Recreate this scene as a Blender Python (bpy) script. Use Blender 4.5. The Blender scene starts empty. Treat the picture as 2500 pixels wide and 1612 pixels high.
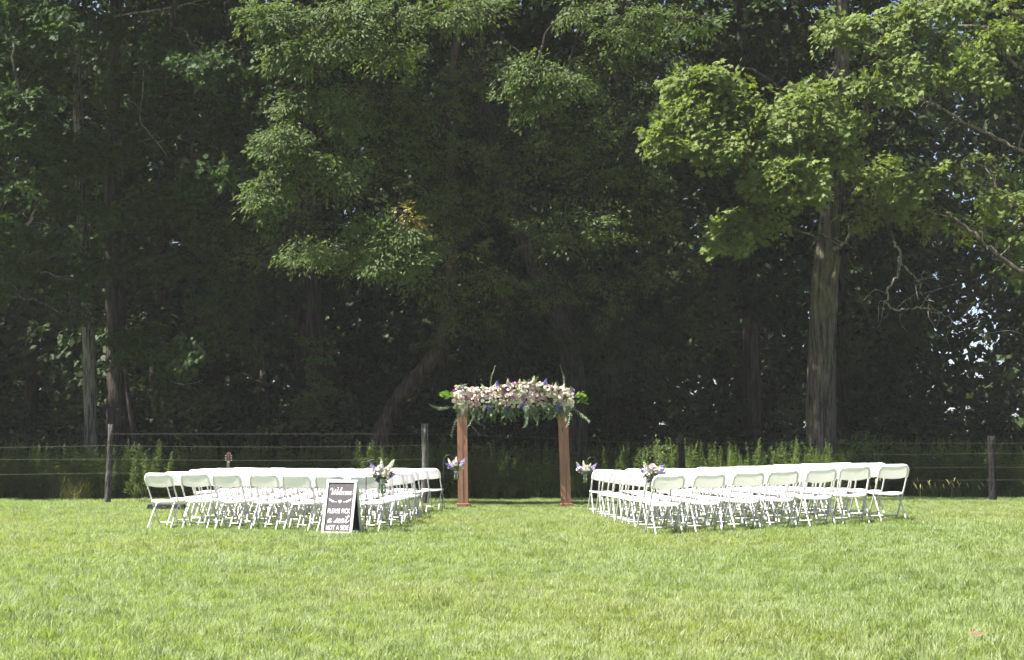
import bpy, math, random
import numpy as np
from mathutils import Vector, Matrix

R = math.radians
scene = bpy.context.scene
COL = scene.collection

# ------------------------------------------------------------------ camera, sky, sun, exposure
CAM_H, PITCH, FPX = 1.10, R(4.97), 3472.0
cam_d = bpy.data.cameras.new('camera'); cam = bpy.data.objects.new('camera', cam_d); COL.objects.link(cam)
cam.location = (0, 0, CAM_H); cam.rotation_euler = (R(90) + PITCH, 0, 0)
cam_d.sensor_width = 36; cam_d.lens = 50; cam_d.clip_end = 3000; cam_d.clip_start = .1
scene.camera = cam

SUN_ELEV, SUN_H = R(57), (-0.975, -0.20)          # direction towards the sun (ground plane part)
world = bpy.data.worlds.new('World'); scene.world = world; world.use_nodes = True
wn = world.node_tree; wn.nodes.clear()
sky = wn.nodes.new('ShaderNodeTexSky'); sky.sky_type = 'NISHITA'; sky.sun_disc = False
sky.sun_elevation = SUN_ELEV; sky.sun_rotation = math.atan2(SUN_H[0], SUN_H[1])
sky.air_density = .7; sky.dust_density = .8; sky.ozone_density = .6
bg = wn.nodes.new('ShaderNodeBackground'); bg.inputs['Strength'].default_value = 0.05
wo = wn.nodes.new('ShaderNodeOutputWorld')
hs = wn.nodes.new('ShaderNodeHueSaturation'); hs.inputs['Saturation'].default_value = .85      # sky desaturated so the shade turns less blue
wn.links.new(sky.outputs[0], hs.inputs['Color']); wn.links.new(hs.outputs[0], bg.inputs[0]); wn.links.new(bg.outputs[0], wo.inputs[0])
sun_d = bpy.data.lights.new('sun', 'SUN'); sun_d.energy = 5.0; sun_d.angle = R(0.55); sun_d.color = (1, .95, .86)
sun = bpy.data.objects.new('sun', sun_d); COL.objects.link(sun)
SUN = Vector((SUN_H[0] * math.cos(SUN_ELEV), SUN_H[1] * math.cos(SUN_ELEV), math.sin(SUN_ELEV))).normalized()
sun.rotation_euler = SUN.to_track_quat('Z', 'Y').to_euler(); sun.location = (-30, 10, 50)
scene.view_settings.view_transform = 'Standard'; scene.view_settings.look = 'None'
scene.view_settings.exposure = 2.15; scene.view_settings.gamma = 1
scene.cycles.max_bounces = 5; scene.cycles.diffuse_bounces = 2; scene.cycles.transparent_max_bounces = 6
scene.cycles.use_adaptive_sampling = True; scene.cycles.adaptive_threshold = .02
scene.cycles.transmission_bounces = 5; scene.cycles.glossy_bounces = 2

# ------------------------------------------------------------------ helpers
CT, ST = math.cos(PITCH), math.sin(PITCH)
def at(u, v, Y):
    """world point seen at photograph position (u, v) standing Y metres away"""
    a, b = (u - 1250) / FPX, (806 - v) / FPX
    dy, dz = CT - b * ST, ST + b * CT
    t = Y / dy
    return Vector((a * t, Y, CAM_H + dz * t))
def pxm(Y): return FPX / Y / CT

def sm(t):
    t = np.clip(t, 0, 1); return t * t * (3 - 2 * t)
def gz(x, y):
    x = np.asarray(x, float); y = np.asarray(y, float)
    h = .135 * sm((x - 2.0) / 3.4) * (1 - .7 * sm((y - 21) / 8)) * sm((y - 5) / 9)
    return h + .012 * np.sin(x * .7 + 1.3) * np.sin(y * .45) + .008 * np.sin(x * 1.9 + y * 1.1)
def gzf(x, y): return float(gz(x, y))

def tag(o, label=None, cat=None, group=None, kind=None):
    if label: o['label'] = label
    if cat: o['category'] = cat
    if group: o['group'] = group
    if kind: o['kind'] = kind
    return o
def empty(name, loc=(0, 0, 0), rz=0.0):
    o = bpy.data.objects.new(name, None); COL.objects.link(o); o.location = loc; o.rotation_euler = (0, 0, rz)
    o.empty_display_size = .1
    return o
def link(name, me, parent=None, loc=None, rot=None, scale=None):
    o = bpy.data.objects.new(name, me); COL.objects.link(o)
    if parent: o.parent = parent
    if loc is not None: o.location = loc
    if rot is not None: o.rotation_euler = rot
    if scale is not None: o.scale = (scale,) * 3 if not hasattr(scale, '__len__') else scale
    return o
def copy_tree(o, parent=None):
    c = o.copy(); COL.objects.link(c); c.parent = parent
    for ch in o.children:
        copy_tree(ch, c)
    return c

class MB:
    def __init__(s): s.v = []; s.f = []; s.mi = []
    def add(s, vs, fs, m=0):
        b = len(s.v); s.v += [tuple(p) for p in vs]; s.f += [tuple(b + i for i in f) for f in fs]; s.mi += [m] * len(fs)
    def box(s, c, d, rot=None, m=0):
        c = Vector(c); hx, hy, hz = d[0] / 2, d[1] / 2, d[2] / 2
        vs = [Vector((x, y, z)) for z in (-hz, hz) for y in (-hy, hy) for x in (-hx, hx)]
        if rot: vs = [rot @ p for p in vs]
        s.add([p + c for p in vs], [(0, 2, 3, 1), (4, 5, 7, 6), (0, 1, 5, 4), (2, 6, 7, 3), (0, 4, 6, 2), (1, 3, 7, 5)], m)
    def tube(s, path, rad, n=6, m=0, cap=True, flat=1.0):
        P = [Vector(p) for p in path]; k = len(P)
        if not hasattr(rad, '__len__'): rad = [rad] * k
        up = Vector((0.13, 0.21, 1)).normalized(); vs = []; prev = None
        for i, p in enumerate(P):
            t = (P[min(i + 1, k - 1)] - P[max(i - 1, 0)]).normalized()
            if prev is None:
                a = t.cross(up)
                if a.length < .05: a = t.cross(Vector((1, 0, 0)))
                a.normalize()
            else:
                a = (prev - t * prev.dot(t)).normalized()
            prev = a; b = t.cross(a)
            for j in range(n):
                an = 2 * math.pi * j / n
                vs.append(p + (a * math.cos(an) + b * math.sin(an) * flat) * rad[i])
        fs = [(i * n + j, i * n + (j + 1) % n, (i + 1) * n + (j + 1) % n, (i + 1) * n + j) for i in range(k - 1) for j in range(n)]
        if cap: fs += [tuple(range(n - 1, -1, -1)), tuple((k - 1) * n + j for j in range(n))]
        s.add(vs, fs, m)
    def lathe(s, prof, n=16, c=(0, 0, 0), m=0):
        c = Vector(c); vs = []; k = len(prof)
        for r, z in prof:
            for j in range(n):
                an = 2 * math.pi * j / n; vs.append(c + Vector((r * math.cos(an), r * math.sin(an), z)))
        fs = [(i * n + j, i * n + (j + 1) % n, (i + 1) * n + (j + 1) % n, (i + 1) * n + j) for i in range(k - 1) for j in range(n)]
        s.add(vs, fs, m)
    def mesh(s, name, mats, smooth=False):
        me = bpy.data.meshes.new(name); me.from_pydata(s.v, [], s.f)
        if not isinstance(mats, (list, tuple)): mats = [mats]
        for m in mats: me.materials.append(m)
        if len(mats) > 1: me.polygons.foreach_set('material_index', s.mi)
        if smooth: me.polygons.foreach_set('use_smooth', [True] * len(me.polygons))
        me.update(); return me
    def obj(s, name, mats, parent=None, smooth=False, bevel=0, loc=None, rot=None):
        o = link(name, s.mesh(name, mats, smooth), parent, loc, rot)
        if bevel:
            b = o.modifiers.new('bevel', 'BEVEL'); b.width = bevel; b.segments = 2; b.limit_method = 'ANGLE'
        return o

def catmull(P, k=6):
    P = [np.array(p, float) for p in P]; Q = [2 * P[0] - P[1]] + P + [2 * P[-1] - P[-2]]; out = []
    for i in range(1, len(Q) - 2):
        for t in np.linspace(0, 1, k, endpoint=False):
            a, b, c, d = Q[i - 1:i + 3]
            out.append(.5 * (2 * b + (c - a) * t + (2 * a - 5 * b + 4 * c - d) * t * t + (3 * b - a - 3 * c + d) * t ** 3))
    out.append(P[-1]); return out

def np_mesh(name, V, sizes, idx, mat, smooth=False):
    """mesh from arrays: V (n,3), polygon sizes, flat vertex indices"""
    me = bpy.data.meshes.new(name)
    me.vertices.add(len(V)); me.vertices.foreach_set('co', np.ascontiguousarray(V, np.float32).ravel())
    me.loops.add(len(idx)); me.loops.foreach_set('vertex_index', np.ascontiguousarray(idx, np.int32))
    me.polygons.add(len(sizes))
    st = np.concatenate(([0], np.cumsum(sizes)[:-1])).astype(np.int32)
    me.polygons.foreach_set('loop_start', st)
    if smooth: me.polygons.foreach_set('use_smooth', np.ones(len(sizes), bool))
    me.materials.append(mat); me.update(calc_edges=True); return me

# ------------------------------------------------------------------ materials
def nodes_of(name):
    m = bpy.data.materials.new(name); m.use_nodes = True; t = m.node_tree
    b = t.nodes['Principled BSDF']; return m, t, b
def ramp(t, stops):
    r = t.nodes.new('ShaderNodeValToRGB'); e = r.color_ramp.elements
    while len(e) < len(stops): e.new(.5)
    for el, (p, c) in zip(e, stops): el.position = p; el.color = (*c, 1)
    return r
def noise(t, scale, detail=4, rough=.55, vec=None):
    n = t.nodes.new('ShaderNodeTexNoise'); n.inputs['Scale'].default_value = scale
    n.inputs['Detail'].default_value = detail; n.inputs['Roughness'].default_value = rough
    if vec: t.links.new(vec, n.inputs['Vector'])
    return n
def mapped(t, scale, kind='Object'):
    c = t.nodes.new('ShaderNodeTexCoord'); m = t.nodes.new('ShaderNodeMapping'); m.inputs['Scale'].default_value = scale
    t.links.new(c.outputs[kind], m.inputs[0]); return m.outputs[0]
def bump(t, b, h, s, d=.02):
    n = t.nodes.new('ShaderNodeBump'); n.inputs['Strength'].default_value = s; n.inputs['Distance'].default_value = d
    t.links.new(h, n.inputs['Height']); t.links.new(n.outputs[0], b.inputs['Normal'])
def mixc(t, fac, a, b, mode='MIX'):
    m = t.nodes.new('ShaderNodeMix'); m.data_type = 'RGBA'; m.blend_type = mode
    for s, v in ((0, fac), (6, a), (7, b)):
        if hasattr(v, 'is_output'): t.links.new(v, m.inputs[s])
        else: m.inputs[s].default_value = v if s == 0 else (*v, 1)
    return m.outputs[2]

def plain(name, col, rough=.5, var=.06, scale=30, metal=0, spec=.5):
    m, t, b = nodes_of(name)
    n = noise(t, scale, 3, vec=mapped(t, (1, 1, 1)))
    r = ramp(t, [(.3, [c * (1 - var) for c in col]), (.7, [min(1, c * (1 + var)) for c in col])])
    t.links.new(n.outputs[0], r.inputs[0]); t.links.new(r.outputs[0], b.inputs['Base Color'])
    b.inputs['Roughness'].default_value = rough; b.inputs['Metallic'].default_value = metal
    b.inputs['Specular IOR Level'].default_value = spec
    return m

def leaf_mat(name, cols, trans=.35, rough=.42, patch=None, patch_scale=.5, spec=.5):
    """thin leaf: each leaf (mesh island) takes its own tint; light passes through"""
    m, t, b = nodes_of(name)
    g = t.nodes.new('ShaderNodeNewGeometry')
    k = len(cols); r = ramp(t, [(i / max(1, k - 1), c) for i, c in enumerate(cols)])
    t.links.new(g.outputs['Random Per Island'], r.inputs[0]); col = r.outputs[0]
    if patch:
        n = noise(t, patch_scale, 3, vec=g.outputs['Position'])
        rr = ramp(t, [(.42, (0, 0, 0)), (.62, (1, 1, 1))]); t.links.new(n.outputs[0], rr.inputs[0])
        col = mixc(t, rr.outputs[0], col, mixc(t, 1.0, col, patch, 'MULTIPLY'))
        n3 = noise(t, .16, 3, vec=g.outputs['Position']); r3 = ramp(t, [(.40, (.93, 1.0, .95)), (.60, (1.05, 1.02, .90))]); t.links.new(n3.outputs[0], r3.inputs[0])
        col = mixc(t, 1.0, col, r3.outputs[0], 'MULTIPLY')
    t.links.new(col, b.inputs['Base Color']); b.inputs['Roughness'].default_value = rough
    b.inputs['Specular IOR Level'].default_value = spec
    tr = t.nodes.new('ShaderNodeBsdfTranslucent')
    t.links.new(mixc(t, 1.0, col, (1.25, 1.3, .6), 'MULTIPLY'), tr.inputs[0])
    mx = t.nodes.new('ShaderNodeMixShader'); mx.inputs[0].default_value = trans
    t.links.new(b.outputs[0], mx.inputs[1]); t.links.new(tr.outputs[0], mx.inputs[2])
    t.links.new(mx.outputs[0], t.nodes['Material Output'].inputs[0])
    return m

def bark_mat(name, dark, light, scale=1.0, moss=None):
    m, t, b = nodes_of(name)
    v = mapped(t, (7 * scale, 7 * scale, .9 * scale)); n = noise(t, 3.2, 8, .68, v)
    vf = mapped(t, (5.5 * scale, 5.5 * scale, .55 * scale)); nf = noise(t, 2.0, 5, .62, vf)          # broad furrows
    v2 = mapped(t, (1.3, 1.3, .6)); n2 = noise(t, 1.6, 4, .5, v2)
    r = ramp(t, [(.32, dark), (.52, [a * .5 + b_ * .5 for a, b_ in zip(dark, light)]), (.72, light)])
    t.links.new(n.outputs[0], r.inputs[0]); col = r.outputs[0]
    rf = ramp(t, [(.40, (.30, .30, .30)), (.52, (1, 1, 1)), (.70, (1.35, 1.35, 1.32))]); t.links.new(nf.outputs[0], rf.inputs[0])
    col = mixc(t, 1.0, col, rf.outputs[0], 'MULTIPLY')
    if moss:
        rr = ramp(t, [(.5, (0, 0, 0)), (.68, (.6, .6, .6))]); t.links.new(n2.outputs[0], rr.inputs[0])
        col = mixc(t, rr.outputs[0], col, moss)
    t.links.new(col, b.inputs['Base Color']); b.inputs['Roughness'].default_value = .9
    b.inputs['Specular IOR Level'].default_value = .15
    ad = t.nodes.new('ShaderNodeMath'); ad.operation = 'ADD'; t.links.new(n.outputs[0], ad.inputs[0]); t.links.new(nf.outputs[0], ad.inputs[1])
    bump(t, b, ad.outputs[0], 1.0, .07); return m

def wood_mat(name, base, dark):
    m, t, b = nodes_of(name)
    v = mapped(t, (14, 14, 1.1)); n = noise(t, 2.4, 6, .6, v)
    r = ramp(t, [(.3, dark), (.62, base), (.8, [min(1, c * 1.2) for c in base])]); t.links.new(n.outputs[0], r.inputs[0])
    v2 = mapped(t, (9, 9, 2.2)); w = t.nodes.new('ShaderNodeTexVoronoi'); w.inputs['Scale'].default_value = 1.1
    t.links.new(v2, w.inputs['Vector'])
    rr = ramp(t, [(.08, (1, 1, 1)), (.17, (0, 0, 0))]); t.links.new(w.outputs[0], rr.inputs[0])
    t.links.new(mixc(t, rr.outputs[0], r.outputs[0], [c * .35 for c in dark]), b.inputs['Base Color'])
    b.inputs['Roughness'].default_value = .7; b.inputs['Specular IOR Level'].default_value = .3
    bump(t, b, n.outputs[0], .25, .01); return m

M = {}
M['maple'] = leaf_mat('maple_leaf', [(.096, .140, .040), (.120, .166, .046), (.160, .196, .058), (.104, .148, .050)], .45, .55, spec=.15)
M['dark_shaded_maple'] = leaf_mat('dark_shaded_maple_leaf', [(.030, .056, .020), (.038, .068, .023), (.050, .080, .026)], .40, .6, spec=.12)  # deeper green leaf, darkened further to paint shade into the left trees
M['elm'] = leaf_mat('elm_leaf', [(.054, .086, .028), (.070, .104, .032), (.094, .124, .042), (.060, .094, .036)], .40, .58, spec=.14)
M['yellow_leaf'] = leaf_mat('yellowing_leaf', [(.27, .23, .035), (.18, .18, .035), (.30, .22, .035), (.12, .14, .03)], .4, .45)
M['shade_leaf'] = leaf_mat('shaded_woodland_leaf', [(.018, .034, .011), (.025, .046, .014), (.032, .052, .015)], .22, .6, spec=.12)  # leaf colour darkened so the wood reads as deep shade
M['weed'] = leaf_mat('weed_leaf', [(.062, .104, .034), (.080, .125, .04), (.098, .14, .046), (.115, .13, .055)], .40, .55, spec=.2)
M['dry_grass'] = leaf_mat('dry_grass', [(.22, .20, .07), (.16, .18, .05), (.30, .25, .10)], .35, .5)
M['foxtail'] = leaf_mat('foxtail_head', [(.34, .30, .10), (.42, .36, .15), (.28, .28, .09)], .4, .6)
M['grass'] = leaf_mat('grass_blade', [(.150, .200, .068), (.180, .231, .084), (.206, .245, .099), (.165, .214, .088), (.257, .279, .148)], .48, .55,
                      patch=(1.12, 1.08, 1.30), patch_scale=.55)
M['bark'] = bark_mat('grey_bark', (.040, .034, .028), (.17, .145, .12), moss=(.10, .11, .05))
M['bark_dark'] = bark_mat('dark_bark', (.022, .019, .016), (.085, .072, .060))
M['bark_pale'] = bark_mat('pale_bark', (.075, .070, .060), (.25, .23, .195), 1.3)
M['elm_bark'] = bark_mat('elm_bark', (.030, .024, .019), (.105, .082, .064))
M['dead_wood'] = bark_mat('dead_branch_wood', (.14, .13, .11), (.36, .33, .29), 2)
M['arch_wood'] = wood_mat('stained_cedar', (.26, .135, .085), (.185, .092, .058))
M['fence_wood'] = bark_mat('weathered_post_wood', (.045, .04, .04), (.20, .18, .175), 3.5)
M['grey_post'] = bark_mat('grey_post_wood', (.11, .10, .095), (.34, .31, .29), 3.0)
M['dark_post'] = bark_mat('dark_post_wood', (.012, .011, .012), (.045, .04, .04), 3)
M['wire'] = plain('galvanised_wire', (.085, .085, .085), .6, .05, metal=.2)
M['chair'] = plain('white_plastic', (.90, .85, .91), .42, .012, 12)
_b = M['chair'].node_tree.nodes['Principled BSDF']; _b.inputs['Subsurface Weight'].default_value = .65; _b.inputs['Subsurface Scale'].default_value = .02
_b.inputs['Subsurface Radius'].default_value = (1, 1, 1)
M['chair_metal'] = plain('white_painted_steel', (.55, .535, .55), .45, .05, 40)
M['iron'] = plain('black_iron', (.018, .017, .017), .5, .1)
M['black'] = plain('black_cloth', (.006, .006, .007), .8, .2)
M['sign_white'] = plain('sign_white_paint', (.80, .79, .78), .55, .03, 20)
M['chalk'] = plain('chalkboard', (.034, .029, .034), .62, .1, 9, spec=.6)
M['letter'] = plain('white_chalk_ink', (.82, .80, .81), .7, .03)
M['ribbon'] = plain('white_ribbon', (.75, .74, .72), .7, .05)
M['stem'] = plain('flower_stem', (.24, .30, .10), .5, .2, 60)
M['zinc'] = plain('zinc_lid', (.5, .5, .5), .4, .05, metal=.8)

def petal_mat(name, col):
    m = leaf_mat(name, [[c * .9 for c in col], col, [min(.9, c * 1.08) for c in col]], .25, .6, spec=.2)
    tr = [n for n in m.node_tree.nodes if n.type == 'BSDF_TRANSLUCENT'][0]
    tr.inputs[0].links and m.node_tree.links.remove(tr.inputs[0].links[0]); tr.inputs[0].default_value = (*col, 1)
    return m
PET = {k: petal_mat(k + '_petal', c) for k, c in dict(white=(.74, .70, .62), cream=(.74, .68, .56), blush=(.70, .55, .55), pink=(.60, .36, .40),
       mauve=(.42, .26, .36), magenta=(.42, .10, .22), violet=(.13, .12, .42), lilac=(.40, .37, .62), lime=(.52, .58, .26)).items()}
M['euc'] = leaf_mat('eucalyptus_leaf', [(.11, .16, .11), (.15, .20, .14), (.09, .14, .08)], .25, .55)
M['fern'] = leaf_mat('garland_leaf', [(.06, .12, .03), (.08, .15, .04), (.05, .09, .03)], .35, .4)
M['lime_leaf'] = leaf_mat('lime_leaf', [(.10, .18, .035), (.13, .22, .045)], .4, .4)
m, t, b = nodes_of('jar_glass'); gl = t.nodes.new('ShaderNodeBsdfGlossy'); gl.inputs['Roughness'].default_value = .06
tp0 = t.nodes.new('ShaderNodeBsdfTransparent'); tp0.inputs[0].default_value = (.95, .98, .95, 1); fr0 = t.nodes.new('ShaderNodeFresnel'); fr0.inputs[0].default_value = 1.45
mx0 = t.nodes.new('ShaderNodeMixShader'); t.links.new(fr0.outputs[0], mx0.inputs[0]); t.links.new(tp0.outputs[0], mx0.inputs[1]); t.links.new(gl.outputs[0], mx0.inputs[2])
t.links.new(mx0.outputs[0], t.nodes['Material Output'].inputs[0]); M['glass'] = m

# lawn soil and forest floor
m, t, b = nodes_of('lawn_ground'); g = t.nodes.new('ShaderNodeNewGeometry')
n = noise(t, .8, 5, .6, g.outputs['Position']); r = ramp(t, [(.35, (.12, .16, .048)), (.65, (.16, .20, .065))])
t.links.new(n.outputs[0], r.inputs[0]); t.links.new(r.outputs[0], b.inputs['Base Color']); b.inputs['Roughness'].default_value = .95
n2 = noise(t, 60, 3, .6, g.outputs['Position']); bump(t, b, n2.outputs[0], .6, .03); M['lawn'] = m
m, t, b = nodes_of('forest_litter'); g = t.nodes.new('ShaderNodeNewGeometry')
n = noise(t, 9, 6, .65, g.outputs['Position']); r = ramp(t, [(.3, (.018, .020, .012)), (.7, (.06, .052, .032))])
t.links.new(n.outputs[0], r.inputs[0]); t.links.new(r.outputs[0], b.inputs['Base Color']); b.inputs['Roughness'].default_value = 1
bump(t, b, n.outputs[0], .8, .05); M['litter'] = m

# ------------------------------------------------------------------ ground
def sheet(name, xs, ys, mat, dz=0.0):
    X, Y = np.meshgrid(xs, ys); Z = gz(X, Y) + dz; V = np.stack([X, Y, Z], -1).reshape(-1, 3); nx, ny = len(xs), len(ys)
    i = (np.arange(ny - 1)[:, None] * nx + np.arange(nx - 1)[None, :]).ravel()
    idx = np.stack([i, i + 1, i + nx + 1, i + nx], -1).ravel()
    o = link(name, np_mesh(name, V, np.full(len(i), 4), idx, mat, True)); o['kind'] = 'structure'; return o
xs = np.concatenate([[-200, -100, -60, -30], np.linspace(-18, 18, 73), [30, 60, 100, 200]])
sheet('lawn_ground', xs, np.concatenate([[-100, -50, -15], np.linspace(2, 40, 77), [60, 120, 200, 400]]), M['lawn'])
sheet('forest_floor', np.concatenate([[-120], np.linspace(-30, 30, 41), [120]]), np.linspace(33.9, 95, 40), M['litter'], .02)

# ------------------------------------------------------------------ instanced stuff (grass, weeds)
def scatter(name, pts, rot, scl, idx, kinds, label, cat):
    """one object: a cloud of points, each carrying one of the meshes in kinds"""
    me = bpy.data.meshes.new(name); me.vertices.add(len(pts)); me.vertices.foreach_set('co', np.ascontiguousarray(pts, np.float32).ravel())
    for an, ty, dat in (('rot', 'FLOAT_VECTOR', rot), ('scl', 'FLOAT', scl), ('idx', 'INT', idx)):
        a = me.attributes.new(an, ty, 'POINT'); a.data.foreach_set('vector' if ty == 'FLOAT_VECTOR' else 'value', np.ascontiguousarray(dat).ravel())
    cl = bpy.data.collections.new(name + '_kinds')
    for i, k in enumerate(kinds):
        cl.objects.link(bpy.data.objects.new('%s_kind_%02d' % (name, i), k))
    o = link(name, me); tag(o, label, cat, kind='stuff')
    ng = bpy.data.node_groups.new(name + '_scatter', 'GeometryNodeTree')
    ng.interface.new_socket('Geometry', in_out='INPUT', socket_type='NodeSocketGeometry')
    ng.interface.new_socket('Geometry', in_out='OUTPUT', socket_type='NodeSocketGeometry')
    N = ng.nodes; gi = N.new('NodeGroupInput'); go = N.new('NodeGroupOutput')
    ip = N.new('GeometryNodeInstanceOnPoints'); ci = N.new('GeometryNodeCollectionInfo')
    ci.inputs['Collection'].default_value = cl; ci.inputs['Separate Children'].default_value = True; ci.inputs['Reset Children'].default_value = True
    def attr(n, ty):
        a = N.new('GeometryNodeInputNamedAttribute'); a.data_type = ty; a.inputs['Name'].default_value = n; return a.outputs['Attribute']
    L = ng.links.new
    L(gi.outputs[0], ip.inputs['Points']); L(ci.outputs[0], ip.inputs['Instance']); ip.inputs['Pick Instance'].default_value = True
    L(attr('idx', 'INT'), ip.inputs['Instance Index']); L(attr('rot', 'FLOAT_VECTOR'), ip.inputs['Rotation']); L(attr('scl', 'FLOAT'), ip.inputs['Scale'])
    L(ip.outputs[0], go.inputs[0])
    md = o.modifiers.new('scatter', 'NODES'); md.node_group = ng
    return o

def blades_mesh(name, rng, n, rad, lmin, lmax, w, mat, lean=.6, seg=2):
    V = []; sizes = []; idx = []
    for _ in range(n):
        a, r = rng.uniform(0, 6.283), rad * math.sqrt(rng.random()); bx, by = r * math.cos(a), r * math.sin(a)
        L = rng.uniform(lmin, lmax); d = rng.uniform(0, 6.283); ln = lean * rng.uniform(.25, 1.3); wd = w * rng.uniform(.7, 1.3)
        dx, dy = math.cos(d), math.sin(d); s = d + 1.57 + rng.uniform(-.7, .7); sx, sy = math.cos(s) * wd / 2, math.sin(s) * wd / 2
        b0 = len(V)
        for k in range(seg + 1):
            q = k / seg; hx = L * ln * q * q; hz = L * q * (1 - .3 * ln * q)
            cx, cy = bx + dx * hx, by + dy * hx
            if k < seg:
                ww = 1 - .25 * q; V += [(cx - sx * ww, cy - sy * ww, hz - .004), (cx + sx * ww, cy + sy * ww, hz - .004)]
            else: V.append((cx, cy, hz))
        for k in range(seg - 1):
            idx += [b0 + 2 * k, b0 + 2 * k + 1, b0 + 2 * k + 3, b0 + 2 * k + 2]; sizes.append(4)
        k = seg - 1; idx += [b0 + 2 * k, b0 + 2 * k + 1, b0 + 2 * k + 2]; sizes.append(3)
    return np_mesh(name, np.array(V), np.array(sizes), np.array(idx), mat)

rg = random.Random(5); rn = np.random.default_rng(5)
TILE = .26
def tile_mesh(name, n, lmin, lmax, w):
    """a hand-sized patch of turf: blades spread over a square with uneven edges"""
    V = []; sizes = []; idx = []; h = TILE * .58
    cl = [(rg.uniform(-h, h), rg.uniform(-h, h), rg.uniform(0, 6.283), rg.uniform(.75, 1.3)) for _ in range(9)]
    for _ in range(n):
        bx, by = rg.uniform(-h, h), rg.uniform(-h, h); c = min(cl, key=lambda q: (q[0] - bx) ** 2 + (q[1] - by) ** 2)
        L = rg.uniform(lmin, lmax) * c[3]; d = c[2] + rg.normalvariate(0, 1.0); ln = .8 * rg.uniform(.2, 1.3); wd = w * rg.uniform(.7, 1.4)
        dx, dy = math.cos(d), math.sin(d); s_ = d + 1.57 + rg.uniform(-.8, .8); sx, sy = math.cos(s_) * wd / 2, math.sin(s_) * wd / 2; b0 = len(V)
        for q, ww in ((0, 1), (.55, .8)):
            hx = L * ln * q * q; hz = L * q * (1 - .3 * ln * q) - .004
            V += [(bx + dx * hx - sx * ww, by + dy * hx - sy * ww, hz), (bx + dx * hx + sx * ww, by + dy * hx + sy * ww, hz)]
        V.append((bx + dx * L * ln, by + dy * L * ln, L * (1 - .3 * ln)))
        idx += [b0, b0 + 1, b0 + 3, b0 + 2, b0 + 2, b0 + 3, b0 + 4]; sizes += [4, 3]
    return np_mesh(name, np.array(V), np.array(sizes), np.array(idx), M['grass'])
tufts = [tile_mesh('turf_near', 420, .026, .062, .0042) for _ in range(8)] + [tile_mesh('turf_near_long', 400, .035, .085, .0046) for _ in range(4)]
tufts += [tile_mesh('turf_far', 230, .03, .068, .0058) for _ in range(8)] + [tile_mesh('turf_far_long', 220, .04, .09, .006) for _ in range(4)]
P = []
for y0 in np.arange(6.2, 34.6, TILE):
    hw = .40 * y0 + 1.6; k = int(2 * hw / TILE); P.append(np.stack([(np.arange(k) - k / 2 + rn.uniform(0, 1)) * TILE, np.full(k, y0)], -1))
P = np.concatenate(P); P += rn.uniform(-.05, .05, P.shape)
edge = 33.6 + .35 * np.sin(P[:, 0] * .9) + .2 * np.sin(P[:, 0] * 2.3)
P = P[P[:, 1] < edge]; npt = len(P)
patchy = .5 + .5 * np.sin(P[:, 0] * 1.1 + 2 * np.sin(P[:, 1] * .6)) * np.sin(P[:, 1] * .9 + 1.5 * np.sin(P[:, 0] * .5))
far = P[:, 1] + rn.normal(0, .6, npt) > 14
ix = rn.integers(0, 8, npt); lm = rn.random(npt) < (.08 + .4 * patchy); ix[lm] = rn.integers(8, 12, lm.sum()); ix[far] += 12
rot = np.stack([rn.normal(0, .05, npt), rn.normal(0, .05, npt), rn.uniform(0, 6.28, npt)], -1).astype(np.float32)
scl = (rn.uniform(.92, 1.15, npt) * (.95 + .2 * patchy)).astype(np.float32)
scatter('lawn_grass', np.column_stack([P, gz(P[:, 0], P[:, 1])]), rot, scl, ix.astype(np.int32), tufts,
        'bright green mown lawn grass in the sun', 'grass')

# ------------------------------------------------------------------ foliage
def leaf_template(kind):
    if kind == 'maple':
        h = [(0, 0, 0), (.18, .20, .0), (.12, .50, -.06), (.40, .30, .0), (.62, .48, -.08), (.60, .16, .02), (1.0, 0, -.12)]
        V = h + [(x, -y, z) for x, y, z in h[5:0:-1]]
        return np.array(V, float), [tuple(range(7)), (0,) + tuple(range(6, 12))]
    if kind == 'elm':
        V = [(0, 0, 0), (.42, .22, .05), (1, 0, -.05), (.42, -.22, .05)]
        return np.array(V, float), [(0, 1, 2), (0, 2, 3)]
    V = [(0, 0, 0), (.35, .34, .04), (1, 0, -.08), (.4, -.32, .04)]
    return np.array(V, float), [(0, 1, 2, 3)]
TPL = {k: leaf_template(k) for k in ('maple', 'elm', 'blob')}

def unit(a): return a / np.maximum(np.linalg.norm(a, axis=-1, keepdims=True), 1e-6)
def leaves(name, pos, direc, nrm, size, kind, mat):
    T, F = TPL[kind]; n = len(pos); X = unit(direc); Y = unit(np.cross(nrm, X)); Z = np.cross(X, Y)
    V = pos[:, None] + size[:, None, None] * (T[None, :, :1] * X[:, None] + T[None, :, 1:2] * Y[:, None] + T[None, :, 2:] * Z[:, None])
    base = (np.arange(n) * len(T))[:, None]; ff = np.concatenate([np.array(f) for f in F])
    idx = (base + ff[None]).ravel(); sizes = np.tile([len(f) for f in F], n)
    return np_mesh(name, V.reshape(-1, 3), sizes, idx, mat)

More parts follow.
